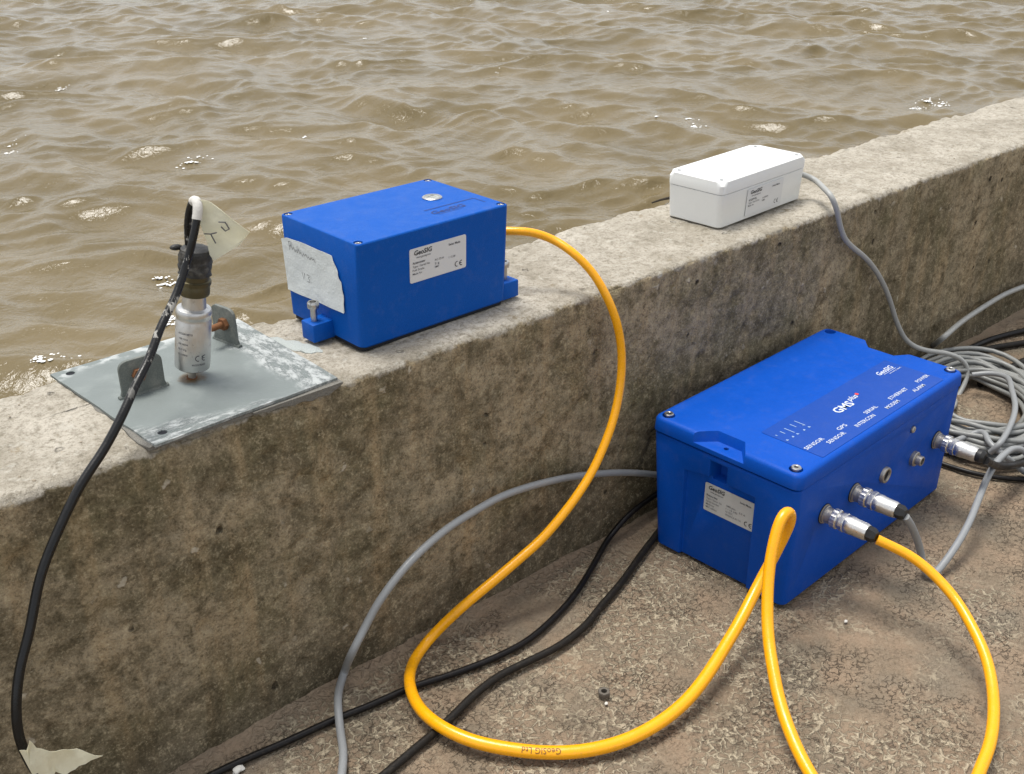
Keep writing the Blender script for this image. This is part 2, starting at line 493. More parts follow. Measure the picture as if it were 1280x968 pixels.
def mat_plastic(name, col, rough=0.42, grain=900, gd=0.00012, var=0.08, dust=0.0, spec=0.5):
    n = NT(name)
    v = n.noise(14, 5)
    dark = tuple(c * (1 - var) for c in col)
    light = tuple(min(1, c * (1 + var)) for c in col)
    c = n.mix(v, dark, light)
    c = n.mix(n.ramp(n.noise(900, 2, 0.6), [(0.35, 0.0), (0.65, 1.0)]), tuple(q * (1 - 1.6 * var) for q in col), c)
    if dust:
        d = n.ramp(n.noise(60, 6, 0.7), [(0.52, 0.0), (0.75, 1.0)])
        d = n.math('MULTIPLY', d, dust)
        c = n.mix(d, c, (0.30, 0.28, 0.24))
    r = n.mapr(n.noise(35, 5, 0.7), 0.3, 0.7, rough - 0.07, rough + 0.1)
    nm = n.bump(n.noise(grain, 2, 0.6), gd, 1.0)
    return n.p(color=c, rough=r, normal=nm, spec=spec)

def mat_metal(name, col, rough=0.25, stain=None, amt=0.0, grain=300):
    n = NT(name)
    v = n.noise(120, 5, 0.65)
    c = n.mix(v, tuple(x * 0.75 for x in col), col)
    metal = 1.0
    if stain:
        s = n.ramp(n.noise(260, 6, 0.7), [(0.62 - amt * 0.4, 0.0), (0.72 - amt * 0.35, 1.0)])
        c = n.mix(s, c, stain)
        metal = n.math('SUBTRACT', 1.0, s)
    r = n.mapr(n.noise(90, 5, 0.7), 0.3, 0.7, rough - 0.08, rough + 0.14)
    return n.p(color=c, rough=r, metal=metal, normal=n.bump(n.noise(grain, 3), 0.0001, 1.0))

def mat_flat(name, col, rough=0.6, var=0.05, spec=0.4):
    n = NT(name)
    c = n.mix(n.noise(50, 4), tuple(x * (1 - var) for x in col), tuple(min(1, x * (1 + var)) for x in col))
    return n.p(color=c, rough=rough, spec=spec)

def mat_cable(name, col, rough=0.3, scuff=None, amt=0.0, dirt=0.15, spec=0.5):
    n = NT(name)
    c = n.mix(n.noise(40, 5), tuple(x * 0.88 for x in col), col)
    d = n.math('MULTIPLY', n.ramp(n.noise(220, 5, 0.7), [(0.55, 0.0), (0.72, 1.0)]), dirt)
    c = n.mix(d, c, (0.16, 0.13, 0.09))
    r = n.mapr(n.noise(120, 4), 0.3, 0.7, rough - 0.06, rough + 0.12)
    if scuff:
        z = n.xyz()[2]
        hi = n.mapr(z, 0.30, 0.37, 0.0, 1.0)
        s = n.ramp(n.noise(75, 6, 0.7, vec=n.scale((1, 1, 0.55))), [(0.56 - amt, 0.0), (0.60 - amt, 1.0)])
        s = n.math('MULTIPLY', s, hi)
        c = n.mix(s, c, scuff)
        r = n.mix(s, r, 0.7)
    return n.p(color=c, rough=r, normal=n.bump(n.noise(500, 3), 0.00012), spec=spec)

M = {}
M['blue'] = mat_plastic('blue_coat', (0.0003, 0.086, 0.42), 0.52, grain=1100, gd=0.00034, dust=0.07, spec=0.16)
M['blue2'] = mat_plastic('blue_coat_recorder', (0.0002, 0.072, 0.44), 0.48, grain=1400, gd=0.00022, dust=0.05, spec=0.16)
M['panel'] = mat_plastic('overlay_blue', (0.0002, 0.055, 0.345), 0.42, grain=1800, gd=0.00005, dust=0.04, spec=0.35)
M['bluedark'] = mat_flat('engraving_blue', (0.001, 0.016, 0.13), 0.5)
M['white'] = mat_plastic('white_plastic', (0.74, 0.75, 0.73), 0.42, grain=1600, gd=0.00006, var=0.02, dust=0.04)
M['label'] = mat_plastic('label_foil', (0.50, 0.51, 0.50), 0.38, grain=2500, gd=0.00003, var=0.03)
M['labelw'] = mat_plastic('label_white', (0.66, 0.67, 0.67), 0.4, grain=2500, gd=0.00003, var=0.02)
M['leveldisc'] = mat_flat('level_disc', (0.34, 0.36, 0.33), 0.25)
M['ink'] = mat_flat('black_ink', (0.012, 0.012, 0.014), 0.5)
M['inkgrey'] = mat_flat('grey_ink', (0.09, 0.09, 0.10), 0.55)
M['inkorange'] = mat_flat('brown_ink', (0.20, 0.09, 0.012), 0.5)
M['print'] = mat_flat('white_print', (0.58, 0.63, 0.72), 0.5)
M['printdim'] = mat_flat('pale_print', (0.30, 0.42, 0.62), 0.5)
M['red'] = mat_flat('red_print', (0.65, 0.05, 0.03), 0.5)
M['nickel'] = mat_metal('nickel', (0.82, 0.80, 0.76), 0.31)
M['nickeldull'] = mat_metal('nickel_dull', (0.52, 0.49, 0.44), 0.45)
M['steel'] = mat_metal('stainless', (0.60, 0.59, 0.57), 0.30)
M['alu'] = mat_metal('brushed_steel', (0.66, 0.66, 0.65), 0.34, stain=(0.30, 0.28, 0.24), amt=0.02)
M['black'] = mat_plastic('black_plastic', (0.012, 0.012, 0.012), 0.45, var=0.2, dust=0.10)
M['hole'] = mat_flat('dark_inside', (0.006, 0.007, 0.012), 0.7)
M['rust'] = mat_flat('rusty_steel', (0.16, 0.068, 0.026), 0.85, var=0.5)
M['brass'] = mat_metal('tarnished_connector', (0.13, 0.115, 0.07), 0.45, stain=(0.07, 0.06, 0.035), amt=0.15)
M['rubber'] = mat_plastic('black_tape', (0.028, 0.028, 0.027), 0.55, grain=260, gd=0.0006, var=0.3, dust=0.45)
M['yellow'] = mat_cable('yellow_sheath', (0.95, 0.42, 0.004), 0.24, dirt=0.22)
M['grey'] = mat_cable('grey_sheath', (0.27, 0.28, 0.285), 0.38, dirt=0.2)
M['greylight'] = mat_cable('light_grey_sheath', (0.36, 0.365, 0.35), 0.42, dirt=0.3)
M['greycoil'] = mat_cable('coil_sheath', (0.235, 0.24, 0.23), 0.42, dirt=0.4)
M['cblack'] = mat_cable('black_sheath', (0.007, 0.006, 0.006), 0.38, dirt=0.14, spec=0.25)
M['cbrown'] = mat_cable('brown_black_sheath', (0.012, 0.010, 0.008), 0.5, dirt=0.22, spec=0.25)
M['csensor'] = mat_cable('scuffed_black_sheath', (0.006, 0.006, 0.006), 0.30, scuff=(0.36, 0.35, 0.32), amt=-0.01, dirt=0.02, spec=0.35)
M['stone'] = mat_flat('pale_stone', (0.62, 0.60, 0.55), 0.8, var=0.2)
M['nutgrey'] = mat_flat('dusty_steel', (0.12, 0.105, 0.085), 0.7, var=0.3)
M['grit'] = mat_flat('grit', (0.34, 0.29, 0.22), 0.9, var=0.5)
M['twig'] = mat_flat('dark_twig', (0.035, 0.028, 0.02), 0.9, var=0.4)

def make_paper(name, col):
    n = NT(name)
    c = n.mix(n.noise(45, 5, 0.6), tuple(x * 0.86 for x in col), col)
    h = n.math('ADD', n.noise(60, 4), n.math('MULTIPLY', n.noise(500, 2), 0.2))
    m = n.p(color=c, rough=0.7, normal=n.bump(h, 0.0016, 1.0), spec=0.25)
    if name.endswith('cream_tape'):          # thin tape lets daylight through
        tr_ = n.n("ShaderNodeBsdfTranslucent", {"Color": c})
        mx = n.n("ShaderNodeMixShader", {0: 0.5 if name == 'cream_tape' else 0.2})
        n.t.links.new(n.b.outputs[0], mx.inputs[1]); n.t.links.new(tr_.outputs[0], mx.inputs[2])
        n.t.links.new(mx.outputs[0], n.out.inputs[0])
    return m
M['tape'] = make_paper('white_tape', (0.70, 0.73, 0.72))
M['cream'] = make_paper('cream_tape', (0.88, 0.86, 0.72))
M['cream2'] = make_paper('dirty_cream_tape', (0.88, 0.84, 0.64))
M['tapewhite'] = make_paper('white_wrap', (0.62, 0.60, 0.56))

# concrete of the wall: bleached crust on top, algae and rust coloured face
def make_wall():
    n = NT('wall_concrete')
    x, y, z = n.xyz()[:]
    nz = n.n("ShaderNodeSeparateXYZ", {0: n.n("ShaderNodeNewGeometry").outputs["True Normal"]}).outputs[2]
    # --- face colours
    big = n.noise(5.0, 6, 0.62, dist=0.4)
    med = n.noise(22, 6, 0.65, dist=0.3)
    streak = n.noise(11, 5, 0.6, vec=n.scale((3.2, 1, 0.35)))
    fine = n.math('ADD', n.math('MULTIPLY', n.noise(95, 6, 0.8), 0.6), n.math('MULTIPLY', n.noise(420, 3, 0.7), 0.4))
    c = n.mix(n.ramp(big, [(0.38, 0.0), (0.66, 1.0)]), (0.200, 0.166, 0.106), (0.350, 0.288, 0.192))
    c = n.mix(n.ramp(med, [(0.38, 0.0), (0.66, 0.8)]), c, (0.43, 0.345, 0.225))
    green = n.ramp(n.noise(9, 5, 0.6), [(0.46, 0.0), (0.64, 0.75)])
    c = n.mix(green, c, (0.140, 0.122, 0.062))
    c = n.mix(n.ramp(streak, [(0.50, 0.0), (0.70, 0.6)]), c, (0.47, 0.34, 0.19))
    spots = n.ramp(n.noise(26, 6, 0.7, dist=0.5), [(0.47, 0.0), (0.66, 0.85)])
    c = n.mix(spots, c, (0.095, 0.075, 0.042))
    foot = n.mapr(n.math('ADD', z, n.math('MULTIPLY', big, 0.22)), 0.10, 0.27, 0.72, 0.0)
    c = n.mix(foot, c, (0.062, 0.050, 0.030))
    c = n.mix(n.ramp(fine, [(0.38, 0.75), (0.50, 0.0)]), c, (0.060, 0.047, 0.026))
    c = n.mix(n.ramp(fine, [(0.52, 0.0), (0.64, 0.6)]), c, (0.62, 0.52, 0.34))
    wp = n.warp(0.016, 110)
    peb = n.vor(42, vec=wp)
    keep = n.ramp(n.noise(17, 3), [(0.54, 0.0), (0.60, 1.0)])
    peb = n.math('MULTIPLY', n.ramp(peb, [(0.12, 1.0), (0.19, 0.0)]), keep)
    c = n.mix(n.math('MULTIPLY', peb, 0.6), c, (0.62, 0.55, 0.43))
    pit = n.vor(26, vec=n.warp(0.01, 90))
    keep2 = n.ramp(n.noise(23, 2), [(0.50, 0.0), (0.56, 1.0)])
    pit = n.math('MULTIPLY', n.ramp(pit, [(0.07, 1.0), (0.12, 0.0)]), keep2)
    c = n.mix(n.math('MULTIPLY', pit, 0.85), c, (0.015, 0.012, 0.008))
    # --- top colours
    t = n.mix(n.ramp(n.noise(13, 6, 0.65), [(0.34, 0.0), (0.62, 1.0)]), (0.33, 0.295, 0.235), (0.52, 0.475, 0.40))
    t = n.mix(n.ramp(n.noise(120, 6, 0.8), [(0.36, 0.8), (0.52, 0.0)]), t, (0.20, 0.175, 0.13))
    t = n.mix(n.ramp(n.noise(330, 4, 0.8), [(0.35, 0.6), (0.50, 0.0)]), t, (0.17, 0.15, 0.11))
    t = n.mix(n.ramp(n.noise(75, 5, 0.7), [(0.56, 0.0), (0.68, 0.6)]), t, (0.56, 0.53, 0.46))
    # --- the crust ends along an irregular chipped line just below the arris
    edge = n.math('ADD', z, n.math('MULTIPLY', n.math('SUBTRACT', n.noise(30, 6, 0.7), 0.5), 0.030))
    topm = n.mapr(edge, HW - 0.0085, HW - 0.0035)
    col = n.mix(topm, c, t)
    hh = n.math('ADD', n.math('MULTIPLY', n.noise(90, 5, 0.75), 1.0), n.math('MULTIPLY', n.noise(420, 5, 0.7), 0.35))
    hh = n.math('SUBTRACT', hh, n.math('MULTIPLY', pit, 1.3))
    hh = n.math('ADD', hh, n.math('MULTIPLY', peb, 0.3))
    return n.p(color=col, rough=0.92, normal=n.bump(hh, 0.0042, 1.0), spec=0.2)
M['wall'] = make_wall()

def make_ground():
    n = NT('ground_concrete')
    x, y, z = n.xyz()[:]
    big = n.noise(4.2, 5, 0.6, dist=0.3)
    med = n.noise(17, 6, 0.65)
    fine = n.noise(260, 5, 0.75)
    c = n.mix(n.ramp(big, [(0.36, 0.0), (0.64, 1.0)]), (0.172, 0.136, 0.094), (0.262, 0.200, 0.138))
    c = n.mix(n.ramp(med, [(0.42, 0.0), (0.68, 0.7)]), c, (0.340, 0.240, 0.160))
    c = n.mix(n.ramp(n.noise(9, 6, 0.6), [(0.50, 0.0), (0.66, 0.55)]), c, (0.180, 0.160, 0.122))
    wv = n.warp(0.016, 55)
    de = n.vor(105, 'DISTANCE_TO_EDGE', vec=wv)
    ridge = n.ramp(de, [(0.05, 1.0), (0.20, 0.0)])
    brk = n.ramp(n.noise(85, 4, 0.65), [(0.42, 0.0), (0.50, 1.0)])
    ridge = n.math('MULTIPLY', ridge, brk)
    patch = n.ramp(n.math('SUBTRACT', n.noise(7.0, 4, 0.6), n.mapr(x, 0.75, 1.15, -0.03, 0.09)), [(0.43, 0.0), (0.56, 1.0)])
    band = n.mapr(n.math('ADD', y, n.math('MULTIPLY', n.noise(6, 4), 0.05)), -0.004, 0.016, 0.0, 1.0)
    rough_zone = n.math('SUBTRACT', 1.0, band)
    lightr = n.math('MULTIPLY', n.math('MULTIPLY', ridge, patch), rough_zone)
    c = n.mix(n.math('MULTIPLY', lightr, 0.85), c, (0.47, 0.40, 0.285))
    # dark broken crescents
    de2 = n.vor(120, 'DISTANCE_TO_EDGE', vec=n.warp(0.012, 130, n.scale((1.0, 1.25, 1.0))))
    brk2 = n.ramp(n.noise(150, 4, 0.7), [(0.46, 0.0), (0.54, 1.0)])
    dark = n.math('MULTIPLY', n.math('MULTIPLY', n.ramp(de2, [(0.02, 1.0), (0.10, 0.0)]), brk2), rough_zone)
    gate = n.ramp(n.noise(11, 5, 0.65, dist=0.4), [(0.42, 0.12), (0.60, 1.0)])
    dark = n.math('MULTIPLY', dark, gate)
    c = n.mix(n.math('MULTIPLY', dark, 0.60), c, (0.070, 0.052, 0.036))
    c = n.mix(n.ramp(fine, [(0.32, 0.55), (0.50, 0.0)]), c, (0.090, 0.068, 0.044))
    c = n.mix(n.ramp(fine, [(0.54, 0.0), (0.74, 0.4)]), c, (0.36, 0.30, 0.225))
    tan = n.mix(med, (0.300, 0.240, 0.165), (0.440, 0.320, 0.220))
    c = n.mix(n.math('MULTIPLY', band, 0.35), c, tan)
    h = n.math('MULTIPLY', n.noise(75, 6, 0.7), 0.9)
    h = n.math('ADD', h, n.math('MULTIPLY', n.math('MULTIPLY', ridge, n.math('ADD', patch, 0.2)), 0.5))
    h = n.math('SUBTRACT', h, n.math('MULTIPLY', dark, 0.55))
    h = n.math('ADD', h, n.math('MULTIPLY', n.noise(420, 4, 0.7), 0.3))
    h = n.math('MULTIPLY', h, n.mapr(rough_zone, 0, 1, 0.7, 1.0))
    return n.p(color=c, rough=0.88, normal=n.bump(h, 0.0046, 1.0), spec=0.25)
M['ground'] = make_ground()

def make_water():
    n = NT('muddy_water')
    v = n.noise(0.9, 3, 0.55)
    c = n.mix(n.ramp(v, [(0.35, 0.0), (0.65, 1.0)]), (0.122, 0.092, 0.040), (0.162, 0.124, 0.062))
    a = n.noise(7.0, 3, 0.5, dist=0.6)
    b = n.noise(26, 3, 0.5, dist=0.8)
    h = n.math('ADD', a, n.math('MULTIPLY', b, 0.34))
    h = n.math('ADD', h, n.math('MULTIPLY', n.noise(75, 3, 0.6, dist=0.5), 0.13))
    return n.p(color=c, rough=0.12, ior=1.33, normal=n.bump(h, 0.0135, 0.8), spec=0.5)
M['water'] = make_water()
M['foam_glints'] = mat_flat('foam_glints', (0.85, 0.85, 0.83), 0.5)

def make_plate():
    n = NT('galvanised_plate')
    x, y, z = n.xyz()[:]
    c = n.mix(n.noise(30, 5), (0.150, 0.172, 0.165), (0.205, 0.230, 0.224))
    # streaky dried grout near the right, front-left and rear edges (object coordinates of the plate)
    brush = n.noise(45, 8, 0.85, vec=n.scale((1, 3.0, 1)))
    brush2 = n.noise(45, 8, 0.85, vec=n.scale((2.6, 1, 1)))
    wob = n.math('MULTIPLY', n.math('SUBTRACT', n.noise(22, 4), 0.5), 0.05)
    rx = n.mapr(n.math('ADD', x, wob), 0.048, 0.066)
    fy = n.mapr(n.math('SUBTRACT', n.math('SUBTRACT', wob, y), n.math('MULTIPLY', x, 0.25)), 0.078, 0.092)
    by = n.mapr(n.math('ADD', y, wob), 0.076, 0.092)
    m1 = n.math('MULTIPLY', rx, n.ramp(brush2, [(0.44, 0.0), (0.53, 0.9)]))
    m2 = n.math('MULTIPLY', fy, n.ramp(brush, [(0.45, 0.0), (0.54, 0.9)]))
    m3 = n.math('MULTIPLY', by, n.ramp(n.noise(60, 5), [(0.46, 0.0), (0.56, 1.0)]))
    m = n.math('MAXIMUM', n.math('MAXIMUM', m1, m2), m3)
    smear = n.ramp(n.noise(16, 5, 0.6), [(0.54, 0.0), (0.70, 0.35)])
    c = n.mix(smear, c, (0.33, 0.36, 0.34))
    c = n.mix(m, c, (0.44, 0.46, 0.45))
    # rust ring round the stud
    d = n.n("ShaderNodeVectorMath", {0: n.tc, 1: (0.0, 0.0, 0.0015)}, operation='DISTANCE').outputs["Value"]
    ring = n.mapr(n.math('ADD', d, n.math('MULTIPLY', n.noise(120, 4), 0.012)), 0.013, 0.021, 1.0, 0.0)
    return n, c, m, ring
n_, c_, m_, ring_ = make_plate()
PLATE_C = Vector((0.4035, 0.0955, HW + 0.006))
STUD = Vector((0.3939, 0.0935, HW + 0.0060))
d_ = n_.n("ShaderNodeVectorMath", {0: n_.tc, 1: tuple(STUD - PLATE_C)}, operation='DISTANCE').outputs["Value"]
ring_ = n_.mapr(n_.math('ADD', d_, n_.math('MULTIPLY', n_.noise(150, 4), 0.014)), 0.014, 0.022, 1.0, 0.0)
c_ = n_.mix(n_.math('MULTIPLY', ring_, 0.9), c_, (0.15, 0.095, 0.040))
M['plate'] = n_.p(color=c_, rough=0.62, metal=0.15, normal=n_.bump(n_.math('ADD', m_, n_.noise(300, 4)), 0.0004), spec=0.4)
M['tab'] = mat_plastic('weathered_bracket', (0.135, 0.150, 0.135), 0.6, grain=260, gd=0.0004, var=0.2, dust=0.45)
M['grout'] = mat_plastic('grey_grout', (0.20, 0.19, 0.165), 0.85, grain=240, gd=0.0016, var=0.25, dust=0.3)
M['lime'] = mat_plastic('white_grout', (0.40, 0.43, 0.41), 0.8, grain=260, gd=0.001, var=0.15, dust=0.2)

# ---------------------------------------------------------------- the wall
def axis(parts):
    """parts: list of (start, end, n) joined"""
    a = []
    for s, e, k in parts:
        a += list(np.linspace(s, e, k, endpoint=False))
    a.append(parts[-1][1])
    return np.array(a)

def build_wall():
    xs = axis([(-0.9, 0.08, 60), (0.08, 1.9, 620), (1.9, 3.2, 170), (3.2, 7.0, 130)])
    prof = []          # (y, z, normal y, normal z)
    for z in np.linspace(-0.06, HW - 0.008, 112):
        prof.append((0.0, z, -1.0, 0.0))
    for a in np.linspace(0, 90, 9)[1:-1]:
        prof.append((0.008 - 0.008 * math.cos(R(a)), HW - 0.008 + 0.008 * math.sin(R(a)), -math.cos(R(a)), math.sin(R(a))))
    for y in np.linspace(0.008, WW - 0.010, 60):
        prof.append((y, HW, 0.0, 1.0))
    for a in np.linspace(0, 90, 8)[1:-1]:
        prof.append((WW - 0.010 + 0.010 * math.sin(R(a)), HW - 0.010 + 0.010 * math.cos(R(a)), math.sin(R(a)), math.cos(R(a))))
    for z in np.concatenate([np.linspace(HW - 0.010, HW - 0.08, 14), np.linspace(HW - 0.12, -1.5, 24)]):
        prof.append((WW, z, 1.0, 0.0))
    prof = np.array(prof)
    X = np.repeat(xs[:, None], len(prof), 1)
    Y = np.repeat(prof[None, :, 0], len(xs), 0)
    Z = np.repeat(prof[None, :, 1], len(xs), 0)
    NY = np.repeat(prof[None, :, 2], len(xs), 0)
    NZ = np.repeat(prof[None, :, 3], len(xs), 0)
    # chipped arrises: the two top edges pull in unevenly
    corner_f = np.exp(-(((Y - 0.0) ** 2 + (Z - HW) ** 2) / 0.013 ** 2))
    corner_b = np.exp(-(((Y - WW) ** 2 + (Z - HW) ** 2) / 0.016 ** 2))
    chip = np.clip(fbm(X * 22, 0.0, 3.0, 5, 11, 0.6) + 0.12, 0, 1)
    chipb = np.clip(fbm(X * 18, 1.0, 7.0, 5, 23, 0.6) + 0.15, 0, 1)
    d = fbm(X * 9, Y * 9, Z * 9, 3, 1) * 0.0030 + fbm(X * 38, Y * 38, Z * 38, 3, 5) * 0.0018 + fbm(X * 120, Y * 120, Z * 120, 2, 9) * 0.0009
    top = NZ > 0.7
    d = np.where(top, d * 0.75 + fbm(X * 80, Y * 80, Z * 80, 3, 31) * 0.0011, d)
    # small air holes in the face
    for _ in range(520):
        px, pz = rng.uniform(0.1, 2.6), rng.uniform(0.02, HW - 0.01)
        rr = rng.choice([0.0025, 0.0038, 0.0055, 0.0075], p=[.45, .33, .16, .06])
        i0, i1 = np.searchsorted(xs, [px - 3 * rr, px + 3 * rr])
        sub = slice(i0, i1)
        d[sub] -= np.where(NY[sub] < -0.5, np.exp(-((X[sub] - px) ** 2 + (Z[sub] - pz) ** 2) / (rr ** 2)) * rr * 0.8, 0)
    for _ in range(260):
        px, py = rng.uniform(0.1, 2.8), rng.uniform(0.0, WW)
        rr = rng.choice([0.003, 0.004, 0.007], p=[.5, .35, .15])
        i0, i1 = np.searchsorted(xs, [px - 3 * rr, px + 3 * rr])
        sub = slice(i0, i1)
        d[sub] -= np.where(NZ[sub] > 0.5, np.exp(-((X[sub] - px) ** 2 + (Y[sub] - py) ** 2) / (rr ** 2)) * rr * 0.30, 0)
    d -= corner_f * chip * 0.0075 + corner_b * chipb * 0.014
    # flat seat where the boxes and the plate stand
    P = np.stack([X, Y + NY * d, Z + NZ * np.minimum(d, 0.0012)], -1)
    # slight waviness of the back edge line, and a flared foot
    P[..., 1] += np.where(Y > WW * 0.6, fbm(X * 2.2, 0, 0, 2, 41) * 0.008, 0)
    foot = np.clip((0.05 - Z) / 0.05, 0, 1) ** 2 * (NY < -0.5)
    P[..., 1] -= foot * (0.003 + fbm(X * 6, 0, 5.0, 3, 44) * 0.004)
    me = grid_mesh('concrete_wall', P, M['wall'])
    o = link('concrete_wall', me)
    tag(o, 'low stained concrete parapet wall with bleached chipped top beside muddy water', 'wall')
    return o
build_wall()

# ---------------------------------------------------------------- ground and water
def build_ground():
    xs = axis([(-60, -3, 12), (-3, -0.4, 26), (-0.4, 0.15, 60), (0.15, 2.3, 640), (2.3, 4, 60), (4, 80, 24)])
    ys = axis([(-80, -3, 14), (-3, -1.0, 30), (-1.0, -0.62, 50), (-0.62, 0.0, 230), (0.0, 0.06, 10)])
    X, Y = np.meshgrid(xs, ys, indexing='ij')
    near = np.exp(-((np.maximum(0, np.abs(X - 1.2) - 2.5)) ** 2 + np.maximum(0, -Y - 2.5) ** 2))
    Z = fbm(X * 5, Y * 5, 0.3, 3, 3) * 0.0026 + fbm(X * 26, Y * 26, 0.7, 4, 13) * 0.0016 + fbm(X * 95, Y * 95, 0.1, 3, 19, 0.6) * 0.0011
    edge = -0.040 + fbm(X * 7, 0, 2.0, 3, 51) * 0.014
    t = np.clip((Y - edge) / 0.05, 0, 1)
    smooth_zone = np.clip((Y - edge + 0.004) / 0.012, 0, 1)
    Z = Z * (1 - 0.3 * smooth_zone) + smooth_zone * 0.0014 + t ** 2 * 0.006 - 0.0015
    # the paving climbs a little towards the far right
    Z += np.clip((X - 1.55) / 1.2, 0, 1) ** 2 * 0.012 * np.clip((Y + 0.10) / 0.1, 0, 1)
    Z = Z * near
    me = grid_mesh('ground', np.stack([X, Y, Z], -1), M['ground'])
    tag(link('ground', me), 'rough worn brown concrete paving at the foot of the wall', kind='structure')
build_ground()

WATER_Z = -1.0
def waves(X, Y):
    """choppy water: many short directional waves, crests sharpened by pulling points towards them"""
    r = np.random.default_rng(21)
    DX = np.zeros_like(X); DY = np.zeros_like(X); H = np.zeros_like(X)
    wx = fbm(X * 0.7, Y * 0.7, 0, 2, 61) * 0.35
    wy = fbm(X * 0.7 + 9, Y * 0.7, 0, 2, 67) * 0.35
    main = math.radians(222)
    for i in range(64):
        lam = 0.16 * (1.6 / 0.16) ** (r.random() ** 0.95)
        th = main + r.normal(0, 0.62)
        k = 2 * math.pi / lam
        a = 0.0054 * lam ** 0.85 * (0.6 + 0.8 * r.random())
        ph = k * (math.cos(th) * (X + wx) + math.sin(th) * (Y + wy)) + r.random() * 6.283
        H += a * np.sin(ph)
        q = 0.7 * a
        DX -= q * math.cos(th) * -np.cos(ph)
        DY -= q * math.sin(th) * -np.cos(ph)
    return DX, DY, H

def build_water():
    rad = np.concatenate([np.geomspace(2.0, 20.0, 860), np.geomspace(20.2, 600, 50)])
    ang = np.linspace(R(-10), R(94), 960)         # azimuth from +x
    ang = np.concatenate([[R(-40), R(-25)], ang, [R(110), R(140), R(175)]])
    Rr, A = np.meshgrid(rad, ang, indexing='ij')
    X = Rr * np.cos(A)
    Y = -0.8 + Rr * np.sin(A)
    DX, DY, H = waves(X, Y)
    H2 = np.abs(fbm(X * 2.6, Y * 2.6, 0, 3, 71))
    H = H + (0.5 - H2) * 0.013 + fbm(X * 6.5, Y * 6.5, 0, 3, 77) * 0.005
    fade = np.clip(1 - (Rr - 20) / 60, 0.0, 1)
    P = np.stack([X + DX * fade, Y + DY * fade, WATER_Z + H * fade], -1)
    me = grid_mesh('water', P[::-1], M['water'])
    tag(link('water', me), 'choppy muddy brown river water beyond the wall', kind='structure')
    return Rr, A, P
WR, WA, WP = build_water()

def water_h(x, y):
    d = (WP[:860:4, ::4, 0] - x) ** 2 + (WP[:860:4, ::4, 1] - y) ** 2
    i = np.unravel_index(np.argmin(d), d.shape)
    return WP[:860:4, ::4][i]

def build_foam_glints():  # white flecks: part froth, part sun glints painted as small shapes
    b = bmesh.new()
    r = random.Random(5)
    for x, y, s in TR['foam_glints']:
        p = water_h(x, y)
        for k in range(int(s * 5)):
            a = r.random() * 6.28
            rr = abs(r.gauss(0, 1)) * s * 0.006
            sz = r.uniform(0.003, 0.011)
            cx, cy = x + rr * math.cos(a) * 1.3 + rr * 0.6, y + rr * math.sin(a) * 0.7
            h = float(water_h(cx, cy)[2]) + 0.004
            n = 7
            top = b.verts.new((cx, cy, h + sz * 0.35))
            ring = [b.verts.new((cx + sz * r.uniform(.6, 1.3) * math.cos(6.283 * i / n), cy + sz * r.uniform(.5, 1.0) * math.sin(6.283 * i / n), h)) for i in range(n)]
            for i in range(n):
                b.faces.new((ring[i], ring[(i + 1) % n], top))
    o = from_bm('foam_glints', b, M['foam_glints'])
    tag(o, 'small white flecks of froth and painted sun glints on the muddy wave crests', 'foam_glints', kind='stuff')
build_foam_glints()

# ---------------------------------------------------------------- small hardware
def cap_screw(name, parent, x, y, z, r, h, m='steel', hexr=0.5, label=None):
    """socket head: knurled drum with a hexagonal recess"""
    b = lathe_bm([(r * 0.80, 0), (r, r * 0.12), (r, h - r * 0.15), (r * 0.86, h), (r * hexr * 1.15, h)], 20)
    hexp = [(r * hexr * math.cos(R(60 * i)), r * hexr * math.sin(R(60 * i))) for i in range(6)]
    lathe_bm([(r * hexr * 1.15, h), (r * hexr, h - 0.0002), (r * hexr * 0.97, h * 0.45), (0, h * 0.42)], 20, bm=b)
    b.transform(T(x, y, z))
    return from_bm(name, b, M[m], parent, label=label)

def plug_parts(cable, Mx, nut=True):
    Mx = Mx @ Matrix.Diagonal((1.14, 1.14, 1.0, 1.0))
    """circular push-pull plug along +z of Mx: knurled coupling ring, collar, tapered shell, cable nut"""
    def knurl(r, z0, z1, n=36, d=0.0005):
        rings = []
        for z, k in ((z0, 0.94), (z0 + 0.0008, 1), (z1 - 0.0008, 1), (z1, 0.94)):
            rings.append([(r * k * math.cos(2 * math.pi * i / n) * (1 - (d / r) * (i % 2)), r * k * math.sin(2 * math.pi * i / n) * (1 - (d / r) * (i % 2)), z) for i in range(n)])
        return loft_bm(rings)
    b = lathe_bm([(0.0, -0.002), (0.0082, -0.002), (0.0082, 0.016), (0, 0.016)], 28); b.transform(Mx)
    from_bm('plug_barrel', b, M['nickeldull'], cable)
    b = knurl(0.0103, 0.010, 0.0175); b.transform(Mx)
    from_bm('coupling_ring', b, M['nickel'], cable)
    b = knurl(0.0100, 0.0205, 0.0265, 12, 0.0004); b.transform(Mx)
    from_bm('coupling_ring', b, M['nickel'], cable)
    b = lathe_bm([(0, 0.017), (0.0085, 0.017), (0.0088, 0.026), (0.0093, 0.0275), (0.0093, 0.034), (0.0089, 0.0355), (0.0086, 0.050), (0.0078, 0.0535), (0, 0.0535)], 28); b.transform(Mx)
    from_bm('plug_shell', b, M['nickel'], cable)
    b = lathe_bm([(0, 0.0530), (0.0072, 0.0530), (0.0076, 0.0545), (0.0076, 0.0595), (0.0062, 0.0625), (0.0052, 0.0640), (0, 0.0640)], 6 if nut else 20); b.transform(Mx)
    from_bm('cable_nut', b, M['black'], cable, angle=20)

